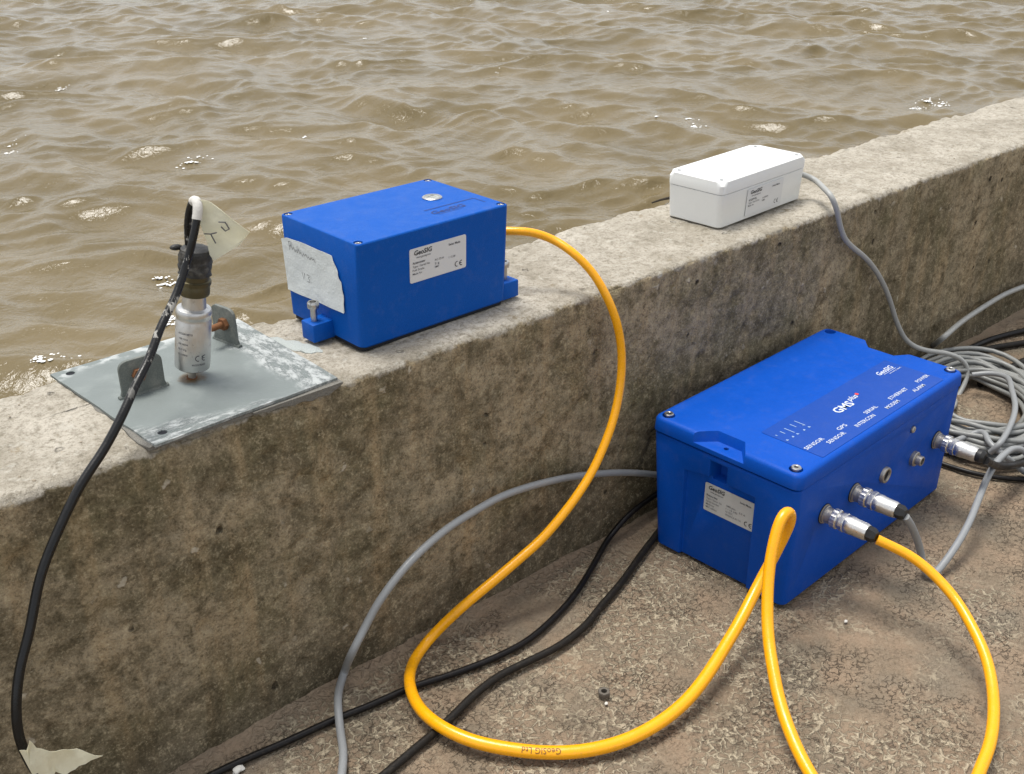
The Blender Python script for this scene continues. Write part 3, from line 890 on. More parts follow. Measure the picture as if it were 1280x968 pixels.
def cable(name, track, r, m, label, group=None, radii=None, n=14, step=0.004, cat='cable', relax=6):
    P, rr = catmull(track, radii if radii is not None else [r] * len(track), step, relax)
    c0 = P[0].copy() * 0
    root = empty(name, (float(P[len(P) // 2][0]), float(P[len(P) // 2][1]), float(P[:, 2].min())), 0, label, cat, group)
    off = np.array(root.location)
    b = tube_bm(P - off, rr, n)
    from_bm('sheath', b, M[m], root, angle=60)
    return root, P, off

def single_cable(name, track, r, m, label, group=None, n=12, step=0.004):
    P, rr = catmull(track, [r] * len(track), step)
    o = from_bm(name, tube_bm(P, rr, n), M[m], angle=60)
    tag(o, label, 'cable', group)
    return o

# ---------------------------------------------------------------- recorder (big blue box on the ground)
GL, GW, GH, GYA = 0.383, 0.2047, 0.1747, 0.0429
G = empty('data_recorder', (1.0921, -0.1327, 0.003), GYA,
          'large blue instrument case with round plugs, standing on the ground by the wall', 'instrument box')
hx, hy = GL / 2, GW / 2
SEAM = 0.1535

def build_recorder():
    b = loft_bm([[(x, y, z) for x, y in rrect(-hx + i, hx - i, -hy + f, hy - bk, rr, 6)]
                 for z, i, f, bk, rr in ((0.0, 0.0055, 0.005, 0.016, 0.008), (0.0012, 0.004, 0.0035, 0.0145, 0.009), (SEAM - 0.0012, 0.0015, 0.0015, 0.0015, 0.010), (SEAM, 0.003, 0.003, 0.003, 0.009))])
    body = from_bm('body', b, M['blue2'], G)
    cuts = []
    # recessed panels in both short sides, with a deeper slot below the lid lug
    for s in (-1, 1):
        xo, xi = s * (hx + 0.02), s * (hx - 0.0095)
        cuts.append(loft_bm([[(xo, y, z) for y, z in pts] for pts in [[(-0.050, -0.01), (0.055, -0.01), (0.055, 0.122), (0.021, 0.1275), (-0.050, 0.1275)]]] +
                            [[(xi, y, z) for y, z in [(-0.047, -0.01), (0.050, -0.01), (0.050, 0.119), (0.020, 0.1245), (-0.047, 0.1245)]]]))
        cuts.append(box_bm(min(xo, s * (hx - 0.026)), max(xo, s * (hx - 0.026)), -0.0085, 0.0155, 0.120, 0.1475))
    fy = -hy
    for cx, cz, rr in ((0.0107, 0.0947, 0.0102), (0.0851, 0.0877, 0.0095), (0.0672, 0.1358, 0.0048), (-0.1249, 0.0998, 0.0115), (-0.0608, 0.1002, 0.0115), (0.144, 0.0912, 0.0115)):
        cb = lathe_bm([(0, -0.010), (rr, -0.010), (rr, 0.02), (0, 0.02)], 28)
        cb.transform(frame((cx, fy + 0.002, cz), (1, 0, 0), (0, 0, 1)))
        cuts.append(cb)
    cut(body, cuts)
    bevel_apply(body, 0.0011, 2, 40)

    lz0, lz1 = SEAM + 0.0022, GH
    rings = []
    for z, i, rr in ((lz0, 0.0015, 0.0105), (lz0 + 0.0010, 0.0, 0.011), (lz1 - 0.0045, 0.0008, 0.011), (lz1 - 0.0020, 0.0022, 0.010), (lz1 - 0.0006, 0.0042, 0.0085), (lz1, 0.0068, 0.006)):
        rings.append([(x, y, z) for x, y in rrect(-hx + i, hx - i, -hy + i, hy - i, rr, 6)])
    lid = from_bm('lid', loft_bm(rings), M['blue2'], G)
    cuts = []
    for s in (-1, 1):
        # trapezoid pocket of the lug, wider at the top
        def poly(e, z):
            pts = [(-hx - 0.02, 0.050 + e), (-hx - 0.0005, 0.0425 + e), (-hx + 0.0235 + e, 0.0225 + e), (-hx + 0.0235 + e, -0.0135 - e), (-hx - 0.0005, -0.0315 - e), (-hx - 0.02, -0.036 - e)]
            return [(-s * x if s == 1 else x, y, z) for x, y in pts]
        cuts.append(loft_bm([poly(-0.0015, lz1 - 0.0125), poly(0.0015, lz1 + 0.006)]))
        hb = lathe_bm([(0, -0.03), (0.0030, -0.03), (0.0030, 0.01), (0, 0.01)], 16)
        hb.transform(T(s * (hx - 0.0145), 0.004, lz1 - 0.01))
        cuts.append(hb)
        for t in (-1, 1):
            hb = lathe_bm([(0, -0.009), (0.0078, -0.009), (0.0078, 0.01), (0, 0.01)], 24)
            hb.transform(T(s * (hx - 0.0135), t * (hy - 0.0150), lz1))
            cuts.append(hb)
    cut(lid, cuts)
    bevel_apply(lid, 0.0016, 3, 40)
    # dark rubber between lid and body
    gb = prism_bm(rrect(-hx + 0.0055, hx - 0.0055, -hy + 0.0055, hy - 0.0055, 0.008, 5), SEAM - 0.002, lz0 + 0.002)
    from_bm('gasket', gb, M['hole'], G)
    for s, t in ((-1, 1), (-1, -1), (1, -1), (1, 1)):
        up = not (s == 1 and t == 1)
        x, y = s * (hx - 0.0135), t * (hy - 0.0150)
        if up:
            cap_screw('lid_screw', G, x, y, lz1 - 0.0088, 0.0058, 0.0118, hexr=0.42)
        else:
            cap_screw('lid_screw', G, x, y, lz1 - 0.0088, 0.0050, 0.0030, 'nickeldull')

    # printed overlay on the lid
    pm = prism_bm(rrect(-0.136, 0.146, -0.0945, -0.0135, 0.002, 3), lz1 + 0.0001, lz1 + 0.0005)
    pan = from_bm('overlay_panel', pm, M['panel'], G)
    up = frame((0, 0, lz1 + 0.0008), (1, 0, 0), (0, 1, 0))
    wt = []
    for s, x, y, w in (('SENSOR', -0.134, -0.0735, 0.036), ('SENSOR', -0.104, -0.0835, 0.036), ('GPS', -0.068, -0.0745, 0.018), ('INTERCON', -0.0455, -0.0850, 0.041),
                       ('SERIAL', -0.009, -0.0755, 0.027), ('MODEM', 0.0215, -0.0865, 0.029), ('ETHERNET', 0.0465, -0.0770, 0.042), ('ALARM', 0.0865, -0.0870, 0.027), ('POWER', 0.114, -0.0770, 0.029)):
        wt.append((text_bm(s, 0.0078, 0.004, width=w), x, y))
    decal('lettering', wt, up, M['print'], pan)
    decal('lettering', [(text_bm('GMS', 0.0165, 0.02, width=0.036), -0.031, -0.052), (text_bm('plus', 0.0115, 0.012, shear=0.25, width=0.020), 0.0065, -0.0445)], up, M['print'], pan)
    decal('red_mark', [(lathe_flat(0.0026), 0.0300, -0.0395)], up, M['red'], pan)
    decal('lettering', [(text_bm('GeoSIG', 0.0110, 0.018, shear=0.2, width=0.036), 0.098, -0.033), (text_bm('swiss made to measure', 0.0035, 0, width=0.028), 0.112, -0.0395)], up, M['print'], pan)
    decal('underline', [(rect_bm(0, 0.030, 0, 0.0006), 0.104, -0.0355)], up, M['print'], pan)
    marks = []
    for k, (x, L) in enumerate(((-0.131, .003), (-0.120, .007), (-0.110, .014), (-0.097, .009), (-0.086, .015))):
        marks.append((rect_bm(0, 0.0011, -L, 0), x, -0.029 + 0.001 * k))
        marks.append((rect_bm(0, 0.0032, -0.0010, 0), x - 0.001, -0.0455))
        marks.append((rect_bm(0, 0.0020, -0.0016, 0), x - 0.001 + .001 * (k % 2), -0.0480 + 0.004))
    marks.append((text_bm('+', 0.004), -0.089, -0.040))
    decal('status_marks', marks, up, M['printdim'], pan)

    # sockets of the front face
    def ring_part(name, cx, cz, prof, m, n=28):
        bb = lathe_bm(prof, n)
        bb.transform(frame((cx, -hy + 0.0018, cz), (1, 0, 0), (0, 0, 1)))
        return from_bm(name, bb, M[m], G)
    # flanges: axis z of frame() = right x up = -y, i.e. pointing out of the face
    for cx, cz in ((-0.1249, 0.0998), (-0.0608, 0.1002), (0.144, 0.0912)):
        fl = ring_part('socket', cx, cz, [(0.0118, -0.006), (0.0118, 0.0006), (0.0106, 0.0008), (0.0108, 0.0030), (0.0098, 0.0036), (0.0092, 0.0085), (0.0072, 0.0085), (0.0070, -0.006)], 'nickeldull')
        bb = lathe_bm([(0.0125, -0.0008), (0.0125, 0.0004), (0.0108, 0.0006), (0.0108, -0.0008)], 28)
        bb.transform(frame((cx, -hy + 0.0018, cz), (1, 0, 0), (0, 0, 1)))
        from_bm('seal_ring', bb, M['hole'], fl)
    s1 = ring_part('socket', 0.0107, 0.0947, [(0.0104, -0.006), (0.0104, 0.0030), (0.0098, 0.0040), (0.0076, 0.0040), (0.0072, 0.0030), (0.0072, -0.007), (0.0, -0.007)], 'nickeldull')
    bb = lathe_bm([(0, -0.0060), (0.0071, -0.0060), (0.0071, 0.0016), (0.0040, 0.0012), (0, 0.0012)], 24)
    bb.transform(frame((0.0107, -hy + 0.0018, 0.0947), (1, 0, 0), (0, 0, 1)))
    from_bm('dark_contact_insert', bb, M['hole'], s1)  # near-black insert paints the dark depth of the open socket
    s2 = ring_part('socket', 0.0851, 0.0877, [(0.0098, -0.006), (0.0098, 0.0038), (0.0090, 0.0046), (0.0066, 0.0050), (0.0064, 0.0115), (0.0058, 0.0122), (0.0046, 0.0122), (0.0044, 0.006), (0, 0.006)], 'nickeldull')
    bb = lathe_bm([(0, 0.0062), (0.0036, 0.0062), (0.0036, 0.0100), (0.0032, 0.0105), (0, 0.0105)], 20)
    bb.transform(frame((0.0851, -hy + 0.0018, 0.0877), (1, 0, 0), (0, 0, 1)))
    from_bm('dark_contact_insert', bb, M['black'], s2)
    ring_part('vent_screw', 0.0672, 0.1358, [(0.0044, -0.004), (0.0044, 0.0016), (0.0036, 0.0026), (0.0016, 0.0026), (0.0014, 0.0016), (0, 0.0016)], 'nickeldull', 20)

    # type plate in the recess of the left side: local x runs towards -y
    lp = prism_bm(rrect(0, 0.0725, 0, 0.0375, 0.002, 3), 0, 0.0006)
    F = frame((-hx + 0.0087, 0.0235, 0.0755), (0, -1, 0), (0, 0, 1))
    lp.transform(F)
    lab = from_bm('label_plate', lp, M['label'], G)
    F2 = frame((-hx + 0.0087 - 0.0009, 0.0235, 0.0755), (0, -1, 0), (0, 0, 1))
    label_print(lab, F2, 0.0725, 0.0375, 'Recorder', ['Type / Sensor No', 'Serial Number', 'Made for', 'MAC address'], ['GMS-plus', '1 / 12 345', '12 VDC', '00:50:C2:41:1A'], '2.5 A')

def lathe_flat(r, n=14):
    b = bmesh.new()
    b.faces.new([b.verts.new((r * math.cos(6.283 * i / n), r * math.sin(6.283 * i / n), 0)) for i in range(n)])
    return b

def label_print(parent, F, w, h, head, left, mid, right, ce=0.006):
    big, small = [], []
    big.append((text_bm('GeoSIG', h * 0.195, 0.022, shear=0.15, width=w * 0.31), w * 0.075, h * 0.80))
    decal('conformity_mark', [(ce_bm(h * 0.165), w * 0.79, h * 0.10)], F, M['ink'], parent)
    small.append((text_bm('www.geosig.com', h * 0.085, 0.006, width=w * 0.25), w * 0.11, h * 0.70))
    small.append((text_bm('Swiss Made', h * 0.095, 0.016, width=w * 0.21), w * 0.68, h * 0.80))
    small.append((text_bm(head, h * 0.10, 0.02, width=w * 0.22), w * 0.045, h * 0.545))
    for i, s in enumerate(left):
        small.append((text_bm(s, h * 0.085, 0.004, width=w * min(0.30, 0.018 * len(s) + 0.02)), w * 0.045, h * (0.44 - 0.105 * i)))
    for i, s in enumerate(mid):
        small.append((text_bm(s, h * 0.085, 0.004, width=w * (0.02 * len(s) + 0.02)), w * 0.43, h * (0.47 - 0.105 * i)))
    if right:
        small.append((text_bm(right, h * 0.085, 0.004, width=w * 0.12), w * 0.68, h * 0.42))
    decal('lettering', big, F, M['ink'], parent)
    decal('lettering', small, F, M['inkgrey'], parent)
build_recorder()

# ---------------------------------------------------------------- accelerometer (blue box on the wall)
SL, SW_, SH, SYA = 0.193, 0.1326, 0.1136, 0.0172
S = empty('blue_sensor_box', (0.6408, 0.1024, HW), SYA,
          'blue metal box with torn white tape on its side, on the wall top', 'instrument box')
def build_sensor_box():
    ax, ay = SL / 2, SW_ / 2
    rings = []
    for z, i, f, rr in ((0.0045, 0.004, 0.006, 0.006), (0.0065, 0.0012, 0.0042, 0.007), (SH * 0.5, 0.0006, 0.002, 0.0055), (SH - 0.0016, 0.0002, 0.0002, 0.0045), (SH - 0.0005, 0.0008, 0.0008, 0.004), (SH, 0.0018, 0.0018, 0.003)):
        rings.append([(x, y, z) for x, y in rrect(-ax + i, ax - i, -ay + f, ay - i, rr, 5)])
    body = from_bm('housing', loft_bm(rings), M['blue'], S)
    cuts = []
    for s in (-1, 1):
        for t in (-1, 1):
            hb = lathe_bm([(0, -0.004), (0.0046, -0.004), (0.0046, 0.01), (0, 0.01)], 20)
            hb.transform(T(s * (ax - 0.0062), t * (ay - 0.0062), SH))
            cuts.append(hb)
    hb = lathe_bm([(0, -0.001), (0.0108, -0.001), (0.0108, 0.01), (0, 0.01)], 32)
    hb.transform(T(0.0515, 0.0045, SH)); cuts.append(hb)
    cut(body, cuts)
    # base slab in near-black, painting the shaded gap under the housing
    pb = prism_bm(rrect(-ax + 0.003, ax - 0.003, -ay + 0.006, ay - 0.004, 0.006, 4), 0.0015, 0.0050)
    from_bm('base_shade_slab', pb, M['hole'], S)
    for s in (-1, 1):
        for t in (-1, 1):
            cap_screw('lid_screw', S, s * (ax - 0.0062), t * (ay - 0.0062), SH - 0.0042, 0.0036, 0.0034, hexr=0.45)
    # bubble level
    b = lathe_bm([(0.0107, -0.001), (0.0107, 0.0010), (0.0095, 0.0018), (0.0082, 0.0018), (0.0078, 0.0010), (0.0078, -0.001)], 36)
    b.transform(T(0.0515, 0.0045, SH))
    bl = from_bm('bubble_level', b, M['steel'], S)
    b = lathe_bm([(0, 0.0012), (0.0080, 0.0010), (0.0080, -0.0005), (0, -0.0005)], 30)
    b.transform(T(0.0515, 0.0045, SH))
    from_bm('level_disc', b, M['leveldisc'], bl)
    F = frame((0.0515, 0.0045, SH + 0.0015), (1, 0, 0), (0, 1, 0))
    decal('lettering', [(text_bm('LEVEL', 0.0034, 0.03, width=0.010), -0.005, 0.0018), (text_bm('geosig.com', 0.0020, 0, width=0.008), -0.004, -0.0030)], F, M['inkgrey'], bl)
    # engraved mark with frame line
    F = frame((0, 0, SH + 0.00025), (1, 0, 0), (0, 1, 0))
    decal('engraving', [(text_bm('GeoSIG', 0.0130, 0.018, shear=0.2, width=0.044), 0.0165, -0.0420), (rect_bm(0, 0.066, 0, 0.0014), 0.0165, -0.0265), (rect_bm(0, 0.0011, -0.018, 0), 0.0822, -0.0265), (rect_bm(0, 0.030, 0, 0.0006), 0.0205, -0.0450)], F, M['bluedark'], S)
    # type plate on the front face (slightly leaning face, plate follows it)
    tilt = 0.0018 / (SH * 0.5)
    lp = prism_bm(rrect(0, 0.0725, 0, 0.0355, 0.002, 3), 0, 0.0006)
    up = (0, -tilt, 1)
    F = frame((-0.0349, -ay + 0.0019, 0.0588), (1, 0, 0), up)
    lp.transform(F)
    lab = from_bm('label_plate', lp, M['labelw'], S)
    F2 = frame((-0.0349, -ay + 0.0019 - 0.0009, 0.0588), (1, 0, 0), up)
    label_print(lab, F2, 0.0725, 0.0355, 'Accelerometer', ['Type / Serial No', 'Full Scale', 'Made for'], ['AC-72-H', '2 g', 'SMT'], '1 / 12 345')
    # torn tape on the left side, wrinkled, standing a touch off the face
    pts = [(0.0700, 0.0880), (0.0560, 0.0912), (0.0423, 0.0922), (0.0300, 0.0928), (0.0177, 0.0928), (0.0040, 0.0930), (-0.0100, 0.0930), (-0.0238, 0.0925), (-0.0262, 0.0885), (-0.0300, 0.0835), (-0.0332, 0.078), (-0.0345, 0.0720), (-0.0372, 0.0690),
           (-0.0385, 0.062), (-0.0398, 0.0560), (-0.0390, 0.0480), (-0.0392, 0.0420), (-0.0390, 0.0372), (-0.0250, 0.0366), (-0.0080, 0.0368), (0.0115, 0.0360), (0.0300, 0.0352), (0.0480, 0.0344), (0.0606, 0.0343), (0.0600, 0.040), (0.0582, 0.0460), (0.0590, 0.052), (0.0574, 0.0590), (0.0578, 0.066), (0.0572, 0.0720), (0.0590, 0.0760), (0.0625, 0.0795), (0.0665, 0.0812), (0.0694, 0.0830)]
    b = bmesh.new()
    vs = [b.verts.new((-ax - 0.0009, min(y, ay - 0.0008), z)) for y, z in pts]
    f = b.faces.new(vs)
    bmesh.ops.triangulate(b, faces=[f])
    bmesh.ops.subdivide_edges(b, edges=b.edges[:], cuts=3, use_grid_fill=True)
    for v in b.verts:
        v.co.x -= 0.0004 * (1 + math.sin(v.co.y * 160 + v.co.z * 90)) * 0.5 + (0.0008 if v.co.z < 0.038 else 0) + 0.0003 * math.sin(v.co.z * 420 + v.co.y * 130)
    ext = bmesh.ops.extrude_face_region(b, geom=b.faces[:])
    bmesh.ops.translate(b, verts=[e for e in ext['geom'] if isinstance(e, bmesh.types.BMVert)], vec=(0.0003, 0, 0))
    tp = from_bm('tape', b, M['tape'], S, angle=50, label='torn piece of white tape with handwriting')
    # handwriting: a scrawled word and V3, drawn as thin pen strokes
    def stroke(pts2, w=0.0006):
        q = bmesh.new()
        P = np.array(pts2, float)
        d = np.gradient(P, axis=0); d /= (np.linalg.norm(d, axis=1)[:, None] + 1e-9)
        nn = np.stack([-d[:, 1], d[:, 0]], -1) * w / 2
        A_ = [q.verts.new((*p, 0)) for p in P + nn]
        B_ = [q.verts.new((*p, 0)) for p in P - nn]
        for i in range(len(P) - 1):
            q.faces.new((A_[i], A_[i + 1], B_[i + 1], B_[i]))
        return q
    scr = []
    t = np.linspace(0, 1, 90)
    xw = 0.004 + t * 0.044
    yw = 0.0018 * np.sin(t * 62) * (1 - 0.45 * t) + 0.0008 * np.sin(t * 23) 
    scr.append((stroke(np.stack([xw, yw], -1)), 0, 0))
    scr.append((stroke([(0.001, 0.0055), (0.0015, 0.001), (0.002, -0.0035)]), 0, 0))
    scr.append((stroke([(0.0, 0.005), (0.003, 0.0065), (0.0055, 0.0045), (0.004, 0.0018), (0.0018, 0.001)]), 0, 0))
    scr.append((stroke([(0.016, 0.0005), (0.0165, 0.0055)]), 0, 0))
    scr.append((stroke([(0.0215, -0.0205), (0.0240, -0.0270), (0.0262, -0.0200)], 0.0008), 0, 0))
    scr.append((stroke([(0.0305, -0.0200), (0.0335, -0.0198), (0.0342, -0.0216), (0.0322, -0.0231), (0.0345, -0.0245), (0.0340, -0.0272), (0.0305, -0.0272)], 0.0008), 0, 0))
    F = frame((-ax - 0.0024, 0.0510, 0.0835), (0, -1, -0.07), (0, 0, 1))
    decal('handwriting', scr, F, M['inkgrey'], tp)
    # mounting lugs with levelling screws
    for x0, x1, y0, y1, bx, by in ((-ax - 0.0225, -ax + 0.003, -0.0150, 0.0065, -ax - 0.0135, -0.0040),
                                   (ax - 0.003, ax + 0.0215, -ay + 0.008, -ay + 0.032, ax + 0.0115, -ay + 0.0205),
                                   (ax - 0.003, ax + 0.0215, ay - 0.032, ay - 0.008, ax + 0.0115, ay - 0.0205)):
        lg = from_bm('mounting_lug', box_bm(x0, x1, y0, y1, 0.0035, 0.0225, 0.0012, 2), M['blue'], S)
        sb = lathe_bm([(0.0034, 0), (0.0034, 0.040)], 16)
        lathe_bm([(0.0030, 0.036), (0.0056, 0.0370), (0.0059, 0.0380), (0.0059, 0.0425), (0.0052, 0.0435), (0.0032, 0.0435), (0.0030, 0.0400), (0, 0.0398)], 22, bm=sb)
        sb.transform(T(bx, by, -0.0008))
        from_bm('levelling_screw', sb, M['steel'], S)
    # cable gland on the right side
    gl = lathe_bm([(0, -0.004), (0.0085, -0.004), (0.0085, 0.008), (0.0068, 0.010), (0.0068, 0.016), (0, 0.016)], 20)
    gl.transform(frame((ax, 0.0, 0.066), (0, 1, 0), (0, 0, 1)))
    from_bm('cable_gland', gl, M['black'], S)
build_sensor_box()

# ---------------------------------------------------------------- white box on the wall
WL, WB, WH, WYA = 0.2002, 0.0900, 0.0642, 0.0584
W = empty('white_box', (1.2023, 0.0945, HW), WYA,
          'white plastic junction box with a screwed lid, standing on top of the wall', 'instrument box')
def build_white():
    ax, ay = WL / 2, WB / 2
    sm = 0.0470
    rings = [[(x, y, z) for x, y in rrect(-ax + i, ax - i, -ay + i, ay - i, rr, 5)] for z, i, rr in ((0.0030, 0.0042, 0.007), (0.0040, 0.0032, 0.008), (sm - 0.0006, 0.0012, 0.0088), (sm - 0.0001, 0.0018, 0.0082))]
    from_bm('box_body', loft_bm(rings), M['white'], W)
    from_bm('gasket', prism_bm(rrect(-ax + .0024, ax - .0024, -ay + .0024, ay - .0024, 0.008, 5), sm - 0.001, sm + 0.001), M['ink'], W)
    def octo(i, c):
        """rounded rectangle samples whose corners are cut straight by c"""
        pts = []
        for cx, cy, sx_, sy_ in ((1, 1, 1, 1), (-1, 1, -1, 1), (-1, -1, -1, -1), (1, -1, 1, -1)):
            X_, Y_ = cx * (ax - i), cy * (ay - i)
            a_ = (X_, Y_ - sy_ * c) if (cx, cy) in ((1, 1), (-1, -1)) else (X_ - sx_ * c, Y_)
            b_ = (X_ - sx_ * c, Y_) if (cx, cy) in ((1, 1), (-1, -1)) else (X_, Y_ - sy_ * c)
            for k in range(6):
                t = k / 5
                pts.append((a_[0] + (b_[0] - a_[0]) * t, a_[1] + (b_[1] - a_[1]) * t))
        return pts
    rings = []
    for z, i, rr in ((sm + 0.0003, 0.0018, 0.0082), (sm + 0.0008, 0.0008, 0.009)):
        rings.append([(x, y, z) for x, y in rrect(-ax + i, ax - i, -ay + i, ay - i, rr, 5)])
    rings.append([(x, y, WH - 0.0060) for x, y in rrect(-ax + 0.0006, ax - 0.0006, -ay + 0.0006, ay - 0.0006, 0.0095, 5)])
    rings.append([(x, y, WH - 0.0008) for x, y in octo(0.0012, 0.0105)])
    rings.append([(x, y, WH) for x, y in octo(0.0022, 0.0102)])
    lid = from_bm('lid', loft_bm(rings), M['white'], W, angle=28)
    cuts = []
    for s in (-1, 1):
        for t in (-1, 1):
            hb = lathe_bm([(0, -0.003), (0.0032, -0.003), (0.0032, 0.01), (0, 0.01)], 18)
            hb.transform(T(s * (ax - 0.0120), t * (ay - 0.0115), WH)); cuts.append(hb)
    cut(lid, cuts)
    for s in (-1, 1):
        for t in (-1, 1):
            b = lathe_bm([(0.0028, 0), (0.0028, 0.0018), (0.0020, 0.0024), (0, 0.0024)], 16)
            b.transform(T(s * (ax - 0.0120), t * (ay - 0.0115), WH - 0.003))
            from_bm('lid_screw', b, M['inkgrey'], W)
    F = frame((-0.0420, -ay + 0.0018, 0.0080), (1, 0, 0), (0, -0.05, 1))
    lp = prism_bm(rrect(0, 0.0840, 0, 0.0360, 0.001, 2), -0.0006, 0.0003); lp.transform(F)
    lab = from_bm('label_foil', lp, M['labelw'], W)
    F2 = frame((-0.0420, -ay + 0.0018 - 0.0006, 0.0080), (1, 0, 0), (0, -0.05, 1))
    label_print(lab, F2, 0.0840, 0.0360, 'GPS', ['Type / Serial No', 'Made for'], ['A-20401', 'GMS'], '')
    # cable entry on the right side
    gl = lathe_bm([(0, -0.004), (0.0075, -0.004), (0.0075, 0.004), (0.0055, 0.007), (0, 0.007)], 18)
    gl.transform(frame((ax - 0.001, -0.004, 0.028), (0, 1, 0), (0, 0, 1)))
    from_bm('cable_gland', gl, M['greylight'], W)
build_white()

# ---------------------------------------------------------------- mounting plate with brackets
BOLT_A, BOLT_B = -1, 1
MP = empty('mounting_plate', tuple(PLATE_C - Vector((0, 0, 0.006))), 0.0,
           'square grey steel plate with two upright brackets, grouted to the wall top', 'plate')
def build_plate():
    z0, z1 = 0.0018, 0.0042
    q = [(-0.1050, 0.0935), (-0.0925, -0.0985), (0.0915, -0.0915), (0.0930, 0.0965)]
    # slightly uneven cut edge
    poly = []
    r = random.Random(3)
    for i in range(4):
        a, b_ = q[i], q[(i + 1) % 4]
        for k in range(10):
            t = k / 10
            e = r.uniform(-0.0005, 0.0005) if k else 0
            poly.append((a[0] + (b_[0] - a[0]) * t + e, a[1] + (b_[1] - a[1]) * t + e))
    bpl = prism_bm(poly, z0, z1)
    bpl.transform(T(0, 0, -0.006))
    pl = from_bm('plate', bpl, M['plate'], MP, angle=30)
    pl.location = (0, 0, 0.006)
    cuts = []
    for x, y in ((-0.090, 0.083), (-0.078, -0.082), (0.080, 0.082), (0.078, -0.078)):
        if x > 0 and y < 0: continue
        hb = lathe_bm([(0, -0.02), (0.0042, -0.02), (0.0042, 0.02), (0, 0.02)], 18); hb.transform(T(x, y, 0)); cuts.append(hb)
    pl.location = (0, 0, 0)
    cut(pl, cuts)
    pl.location = (0, 0, 0.006)
    # near-black discs that paint the shade deep in the holes
    for x, y in ((-0.090, 0.083), (-0.078, -0.082)):
        b = lathe_bm([(0, 0), (0.0041, 0), (0.0041, 0.0012), (0, 0.0012)], 14); b.transform(T(x, y, z0))
        from_bm('hole_shade_disc', b, M['hole'], MP)
    # grout bed squeezed out under the plate
    poly = []
    for i in range(64):
        a = 2 * math.pi * i / 64
        c_, s_ = math.cos(a), math.sin(a)
        k = 1 / max(abs(c_) / 0.1, abs(s_) / 0.0965)
        e = 0.975 + 0.03 * float(vnoise(c_ * 5 + 3, s_ * 5, 0, 5))
        poly.append((k * c_ * e - 0.002, max(k * s_ * e, -0.0945)))
    b = loft_bm([[(x, y, -0.002) for x, y in poly], [(x, y, 0.0008) for x, y in poly], [(x * 0.975, y * 0.98, 0.0021) for x, y in poly]])
    from_bm('grout_bed', b, M['grout'], MP)
    # grey grout running over the edge of the wall below the plate's front right corner
    pts = [(0.00, -0.001), (0.015, -0.003), (0.028, -0.003), (0.040, -0.006), (0.05, -0.005), (0.060, -0.008), (0.068, -0.006), (0.078, -0.008), (0.088, -0.004), (0.094, -0.001), (0.094, 0.001), (0.00, 0.001)]
    b = bmesh.new()
    for k in (0, 1):
        pass
    b = loft_bm([[(x, -0.0955 + 0.010, z) for x, z in pts], [(x, -0.0955 - 0.0006, z) for x, z in pts], [(x * 0.985 + 0.0006, -0.0955 - 0.0012, z * 0.9) for x, z in pts]])
    bmesh.ops.subdivide_edges(b, edges=b.edges[:], cuts=1)
    from_bm('grout_run', b, M['grout'], MP)
    # white smear of grout right of the plate
    for k, pts in enumerate(([(0.080, 0.052), (0.102, 0.036), (0.112, 0.010), (0.121, -0.016), (0.117, -0.026), (0.104, -0.020), (0.098, -0.002), (0.091, 0.018), (0.078, 0.040)],)):
        pp = []
        for i in range(len(pts)):
            a, b_ = pts[i], pts[(i + 1) % len(pts)]
            for j in range(4):
                t = j / 4
                x = a[0] + (b_[0] - a[0]) * t
                y = a[1] + (b_[1] - a[1]) * t
                pp.append((x + 0.0022 * float(vnoise(x * 300, y * 300, k)), y + 0.0022 * float(vnoise(x * 300 + 9, y * 300, k))))
        cx = sum(p[0] for p in pp) / len(pp); cy = sum(p[1] for p in pp) / len(pp)
        b = loft_bm([[(x, y, -0.004) for x, y in pp], [(x, y, 0.0004) for x, y in pp], [(cx + (x - cx) * .85, cy + (y - cy) * .85, 0.0010) for x, y in pp]])
        from_bm('grout_smear', b, M['lime' if k == 0 else 'grout'], MP)
    # upright brackets: world endpoints of their feet
    def bracket(p0, p1, h, lean, bolt_side):
        p0 = Vector((*p0, 0)) - Vector((PLATE_C.x, PLATE_C.y, 0)); p1 = Vector((*p1, 0)) - Vector((PLATE_C.x, PLATE_C.y, 0))
        w = (p1 - p0).length
        d = (p1 - p0).normalized()
        F = frame((p0.x, p0.y, z1 - 0.001), d, Vector((0, 0, 1)) + lean)
        rc = 0.008
        pts = [(-0.0015, 0), (w + 0.0015, 0), (w - 0.001, h * 0.2)]
        for i in range(6):
            a = R(90 * i / 5); pts.append((w - rc - 0.001 + rc * math.cos(a), h - rc + rc * math.sin(a)))
        for i in range(6):
            a = R(90 + 90 * i / 5); pts.append((rc + 0.001 + rc * math.cos(a), h - rc + rc * math.sin(a)))
        pts.append((0.001, h * 0.2))
        b = prism_bm(pts, -0.0018, 0.0018)
        b.transform(F)
        br = from_bm('bracket', b, M['tab'], MP)
        bevel_apply(br, 0.0006, 2, 50)
        # weld bead along the foot
        bead = tube_bm([tuple(p0 - d * 0.002 + d * (w + 0.004) * t + Vector((0, 0, z1)) + Vector((0, 0, 0.0004 * math.sin(t * 40)))) for t in np.linspace(0, 1, 24)], 0.0028, 10)
        from_bm('weld_bead', bead, M['tab'], MP)
        # rusty bolt through the bracket
        bb = None
        bx, by = w * 0.42, h * 0.58
        L = 0.018 if bolt_side < 0 else 0.004
        sh = lathe_bm([(0, -0.004), (0.0032, -0.004), (0.0032, L), (0.0026, L + 0.0008), (0, L + 0.0008)], 14)
        lathe_bm([(0, 0.0017), (0.0064, 0.0017), (0.0064, 0.0062), (0, 0.0062)], 6, bm=sh)
        lathe_bm([(0, -0.0062), (0.0060, -0.0062), (0.0060, -0.0017), (0, -0.0017)], 6, bm=sh)
